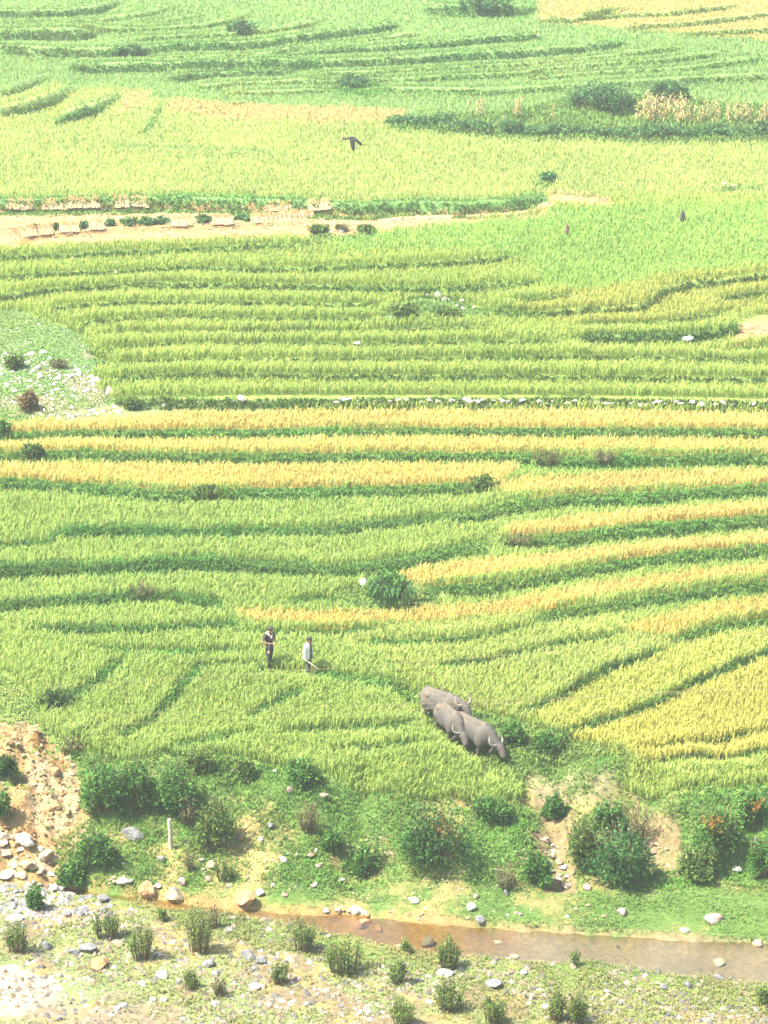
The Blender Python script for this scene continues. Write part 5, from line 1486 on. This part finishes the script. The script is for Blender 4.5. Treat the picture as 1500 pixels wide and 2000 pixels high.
# ------------------------------------------------------------------ people
M_SKIN = mat_noise('skin', (.20, .10, .055), (.26, .14, .08), 5, .6)
M_HAIR = mat_noise('black_hair', (.012, .011, .012), (.03, .027, .025), 20, .55)
M_TSH = mat_noise('dark_tshirt', (.025, .022, .022), (.055, .045, .042), 8, .95)
M_TRO = mat_noise('navy_trousers', (.018, .02, .03), (.04, .042, .055), 8, .95)
M_TRO2 = mat_noise('grey_trousers', (.02, .02, .022), (.07, .07, .07), 9, .95)
M_JACK = mat_noise('white_jacket', (.56, .53, .49), (.66, .63, .59), 6, .95)
M_OLIVE = mat_noise('olive_shirt', (.10, .08, .035), (.16, .13, .06), 14, .95)
M_SCARF = mat_noise('cream_towel', (.40, .35, .27), (.50, .45, .36), 8, .95)

def hand(b, w, d, side, curl=.6, s=1.0):
    """palm, four unequal bent fingers and a thumb from the side of the palm"""
    w = Vector(w); d = Vector(d).normalized()
    up = Vector((0, 0, 1)) if abs(d.z) < .8 else Vector((0, -1, 0))
    x = d.cross(up).normalized() * side; n = x.cross(d).normalized() * side
    b.tube([w, w + d * .045 * s, w + d * .09 * s], [(.026, .02), (.038, .018), (.036, .016)], 8)
    for k, (o, l) in enumerate(((-.03, .075), (-.01, .085), (.011, .08), (.03, .062))):
        q0 = w + d * .085 * s + x * o
        q1 = q0 + d * l * .45; q2 = q1 + (d * (1 - curl) - n * curl).normalized() * l * .35; q3 = q2 + (d * (1 - curl * 1.6) - n * curl * 1.4).normalized() * l * .3
        b.tube([q0, q1, q2, q3], [.0105, .010, .009, .007], 6)
    t0 = w + d * .03 * s - x * .03
    b.tube([t0, t0 - x * .028 + d * .02, t0 - x * .032 + d * .052 - n * .012], [.013, .012, .009], 6)

def person(px, row, ang, label, H, arms, head_tilt, outfit, seed=0):
    p = at(px, row)
    root = empty('person', p, ang); k = H / 1.70; root.scale = (k, k, k)
    tag(root, label, 'person')
    b = MB()
    hc = Vector((0, -.045 - head_tilt * .05, 1.585 - head_tilt * .02))
    def h(x, y, z):
        c, s_ = math.cos(head_tilt), math.sin(head_tilt)      # nod towards -y
        return hc + Vector((x, y * c - z * s_ * -1 * -1, z * c + y * s_ * 1)) if False else hc + Vector((x, y * c - z * s_, z * c + y * s_))
    b.ell(hc, (.076, .098, .115), 16, 12)
    b.tube([h(0, -.07, -.03), h(0, -.085, -.075), h(0, -.07, -.11)], [(.055, .05), (.048, .04), (.03, .03)], 10)
    b.tube([h(0, -.09, .025), h(0, -.116, -.018), h(0, -.098, -.03)], [.009, .017, .012], 7)
    for q in (-1, 1): b.ell(h(q * .078, .01, -.01), (.012, .022, .032), 8, 6)
    for q in (-1, 1): b.tube([h(q * .012, -.1, -.062), h(q * .026, -.092, -.062)], [.009, .006], 6)
    b.tube([hc + Vector((0, .02, -.06)), (0, .02, 1.43), (0, .03, 1.38)], [.052, .055, .07], 12)
    b.tube([(0, .02, 1.42), (0, .02, 1.34), (0, .015, 1.2), (0, .01, 1.05), (0, .01, .95), (0, .01, .86)], [(.08, .07), (.165, .095), (.155, .105), (.13, .095), (.15, .105), (.12, .1)], 16)
    for q in (-1, 1):
        st_ = .06 * q
        b.tube([(q * .085, .01, .92), (q * .09, .0 + st_ * .3, .68), (q * .09, -.01 + st_ * .8, .48), (q * .088, .02 + st_, .30), (q * .085, .03 + st_, .07)], [.092, .078, .058, .056, .038], 12)
        b.tube([(q * .085, .06 + st_, .035), (q * .088, -.05 + st_, .035), (q * .09, -.13 + st_, .025)], [(.035, .035), (.045, .035), (.035, .02)], 9)
    for q, (el, wr, hd_, curl) in arms.items():
        sh = Vector((q * .185, .02, 1.365)); el = Vector(el); wr = Vector(wr)
        b.ell(sh, (.062, .06, .062)); b.tube([sh, sh.lerp(el, .5), el, el.lerp(wr, .4), wr], [.052, .046, .038, .037, .026], 11)
        hand(b, wr, hd_, q, curl)
    body = b.build('body', M_SKIN, root); fuse(body, .0085, 3)
    # hair
    hm = MB(); hm.ell(h(0, .018, .05), (.098, .112, .10), 18, 12); hm.ell(h(0, -.05, .085), (.075, .06, .045), 14, 9); hm.ell(h(0, .06, -.01), (.078, .055, .075), 14, 9)
    o = hm.build('hair', M_HAIR, root); fuse(o, .012, 2)
    for q in (-1, 1):
        e = MB(); e.ell(h(q * .03, -.092, .012), (.011, .007, .008), 8, 6); e.build('eye', M_EYE, root)
    # trousers
    t = MB()
    t.tube([(0, .01, 1.0), (0, .01, .92), (0, .01, .84)], [(.155, .115), (.165, .125), (.14, .115)], 16)
    for q in (-1, 1):
        st_ = .06 * q
        t.tube([(q * .085, .01, .90), (q * .092, st_ * .3, .68), (q * .092, -.005 + st_ * .8, .48), (q * .09, .02 + st_, .30), (q * .088, .03 + st_, .09)], [.108, .094, .077, .072, .066], 12)
    o = t.build('trousers', outfit['trousers'], root); fuse(o, .014, 3)
    # shirt, with sleeves
    s_ = MB()
    s_.tube([(0, .02, 1.43), (0, .02, 1.35), (0, .015, 1.2), (0, .01, 1.06), (0, .01, .93)], [(.085, .075), (.18, .108), (.172, .12), (.155, .112), (.168, .122)], 16)
    for q, (el, wr, hd_, curl) in arms.items():
        sh = Vector((q * .185, .02, 1.365)); el = Vector(el); wr = Vector(wr)
        s_.ell(sh, (.072, .07, .07))
        if outfit['sleeve'] == 'short': s_.tube([sh, sh.lerp(el, .62)], [.064, .064], 11)
    o = s_.build('shirt', outfit['shirt'], root); fuse(o, .014, 3)
    if 'jacket' in outfit:
        j = MB()
        # open jacket: a shell round the back and sides with two front panels
        levels = ((1.44, .10, .085), (1.37, .20, .122), (1.2, .20, .142), (1.05, .19, .138), (.9, .205, .15), (.78, .21, .155))
        gap = 1.25
        v_ = []; f_ = []; n = 22
        for so in (0, .014):
            for z, rx, ry in levels:
                for i in range(n):
                    a = -math.pi / 2 + gap * .5 + (2 * math.pi - gap) * i / (n - 1)
                    v_.append(((rx + so) * math.cos(a), .015 + (ry + so) * math.sin(a), z))
        m = len(levels); off = n * m
        for l in range(m - 1):
            for i in range(n - 1):
                a = l * n + i; f_.append((a, a + 1, a + n + 1, a + n)); f_.append((off + a, off + a + n, off + a + n + 1, off + a + 1))
            for i in (0, n - 1):
                a = l * n + i; f_.append((a, a + n, off + a + n, off + a))
        for i in range(n - 1):
            f_.append((i, off + i, off + i + 1, i + 1)); a = (m - 1) * n + i; f_.append((a, a + 1, off + a + 1, off + a))
        j.add(v_, f_)
        for q, (el, wr, hd_, curl) in arms.items():
            sh = Vector((q * .195, .02, 1.375)); el = Vector(el); wr = Vector(wr)
            j.tube([sh + Vector((-q * .05, 0, .03)), sh, sh.lerp(el, .5), el, el.lerp(wr, .9)], [.06, .082, .072, .064, .052], 12)
        j.build('jacket', outfit['jacket'], root)
    if 'scarf' in outfit:
        c = MB()
        c.tube([(-.03, -.13, 1.26), (-.08, -.08, 1.40), (-.10, .02, 1.45), (-.05, .09, 1.46), (.05, .09, 1.46), (.10, .02, 1.45), (.08, -.08, 1.40), (.0, -.13, 1.30), (-.01, -.14, 1.24)], [(.03, .018)] * 9, 8)
        c.build('towel', outfit['scarf'], root)
    return root

person(527, 1306, R(48), 'person in dark t-shirt with pale towel round the neck looking down at their hands', 1.74,
       {-1: ((-.37, .05, 1.13), (-.07, -.19, 1.07), (.9, -.45, .05), .7), 1: ((.28, -.02, 1.10), (.07, -.23, 1.08), (-.8, -.5, .1), .7)}, .38,
       {'trousers': M_TRO, 'shirt': M_TSH, 'sleeve': 'short', 'scarf': M_SCARF})
P2 = person(603, 1322, R(64), 'person in open white jacket over olive shirt walking with a pale stick', 1.62,
       {-1: ((-.27, .05, 1.08), (-.25, -.08, .82), (.05, -.35, -.9), .85), 1: ((.26, .03, 1.08), (.24, -.06, .82), (0, -.25, -.95), .5)}, .22,
       {'trousers': M_TRO2, 'shirt': M_OLIVE, 'sleeve': 'none', 'jacket': M_JACK})
bpy.context.view_layer.update()
mb = MB()
hp = Vector((-.255, -.12, .745))
dr = Vector((-.10, -.82, -.34)).normalized()
mb.tube([hp - dr * .34, hp, hp + dr * .55], [(.022, .02), (.024, .022), (.026, .024)], 8)
o = mb.build('wooden_stick', M_WOOD)
o.matrix_world = P2.matrix_world.copy()
tag(o, 'pale straight stick held low by the person in white jacket', 'stick')
P1 = [o for o in bpy.data.objects if o.name == 'person'][0]
mb = MB()
mb.tube([(-.17, -.15, 1.06), (-.175, -.16, .95), (-.18, -.155, .83), (-.185, -.15, .80)], [(.022, .03), (.034, .045), (.032, .042), (.02, .03)], 9, 0)
mb.tube([(-.185, -.15, .81), (-.20, -.155, .74), (-.22, -.15, .69)], [(.035, .04), (.045, .05), (.03, .03)], 9, 1)
o = mb.build('bundle', [M_GREYC, M_SKIN]); o.matrix_world = P1.matrix_world.copy()
o.data.materials[1] = mat_noise('brown_cloth_end', (.30, .14, .07), (.40, .2, .1), 6, .9)
tag(o, 'narrow grey bundle with brown end hanging at the hip of the person in dark t-shirt', 'bundle')

# ------------------------------------------------------------------ haze over the whole valley
m, nt, out = new_mat('haze')
pv = nt.nodes.new('ShaderNodeVolumePrincipled')
pv.inputs['Color'].default_value = (.93, 1.0, .93, 1)
pv.inputs['Density'].default_value = HAZE_DENSITY
pv.inputs['Anisotropy'].default_value = 0.0
nt.links.new(pv.outputs[0], out.inputs['Volume'])
zmin = float(ZZ.min()) - 1.0; zmax = float(ZZ.max()) + 4.0
mb = MB()
x0, x1, y0, y1 = -260, 260, -70, 375
mb.add([(x0, y0, zmin), (x1, y0, zmin), (x1, y1, zmin), (x0, y1, zmin), (x0, y0, zmax), (x1, y0, zmax), (x1, y1, zmax), (x0, y1, zmax)],
       [(0, 3, 2, 1), (4, 5, 6, 7), (0, 1, 5, 4), (1, 2, 6, 5), (2, 3, 7, 6), (3, 0, 4, 7)])
tag(mb.build('haze', m, None, False), 'thin pale haze filling the valley air', None, None, 'stuff')
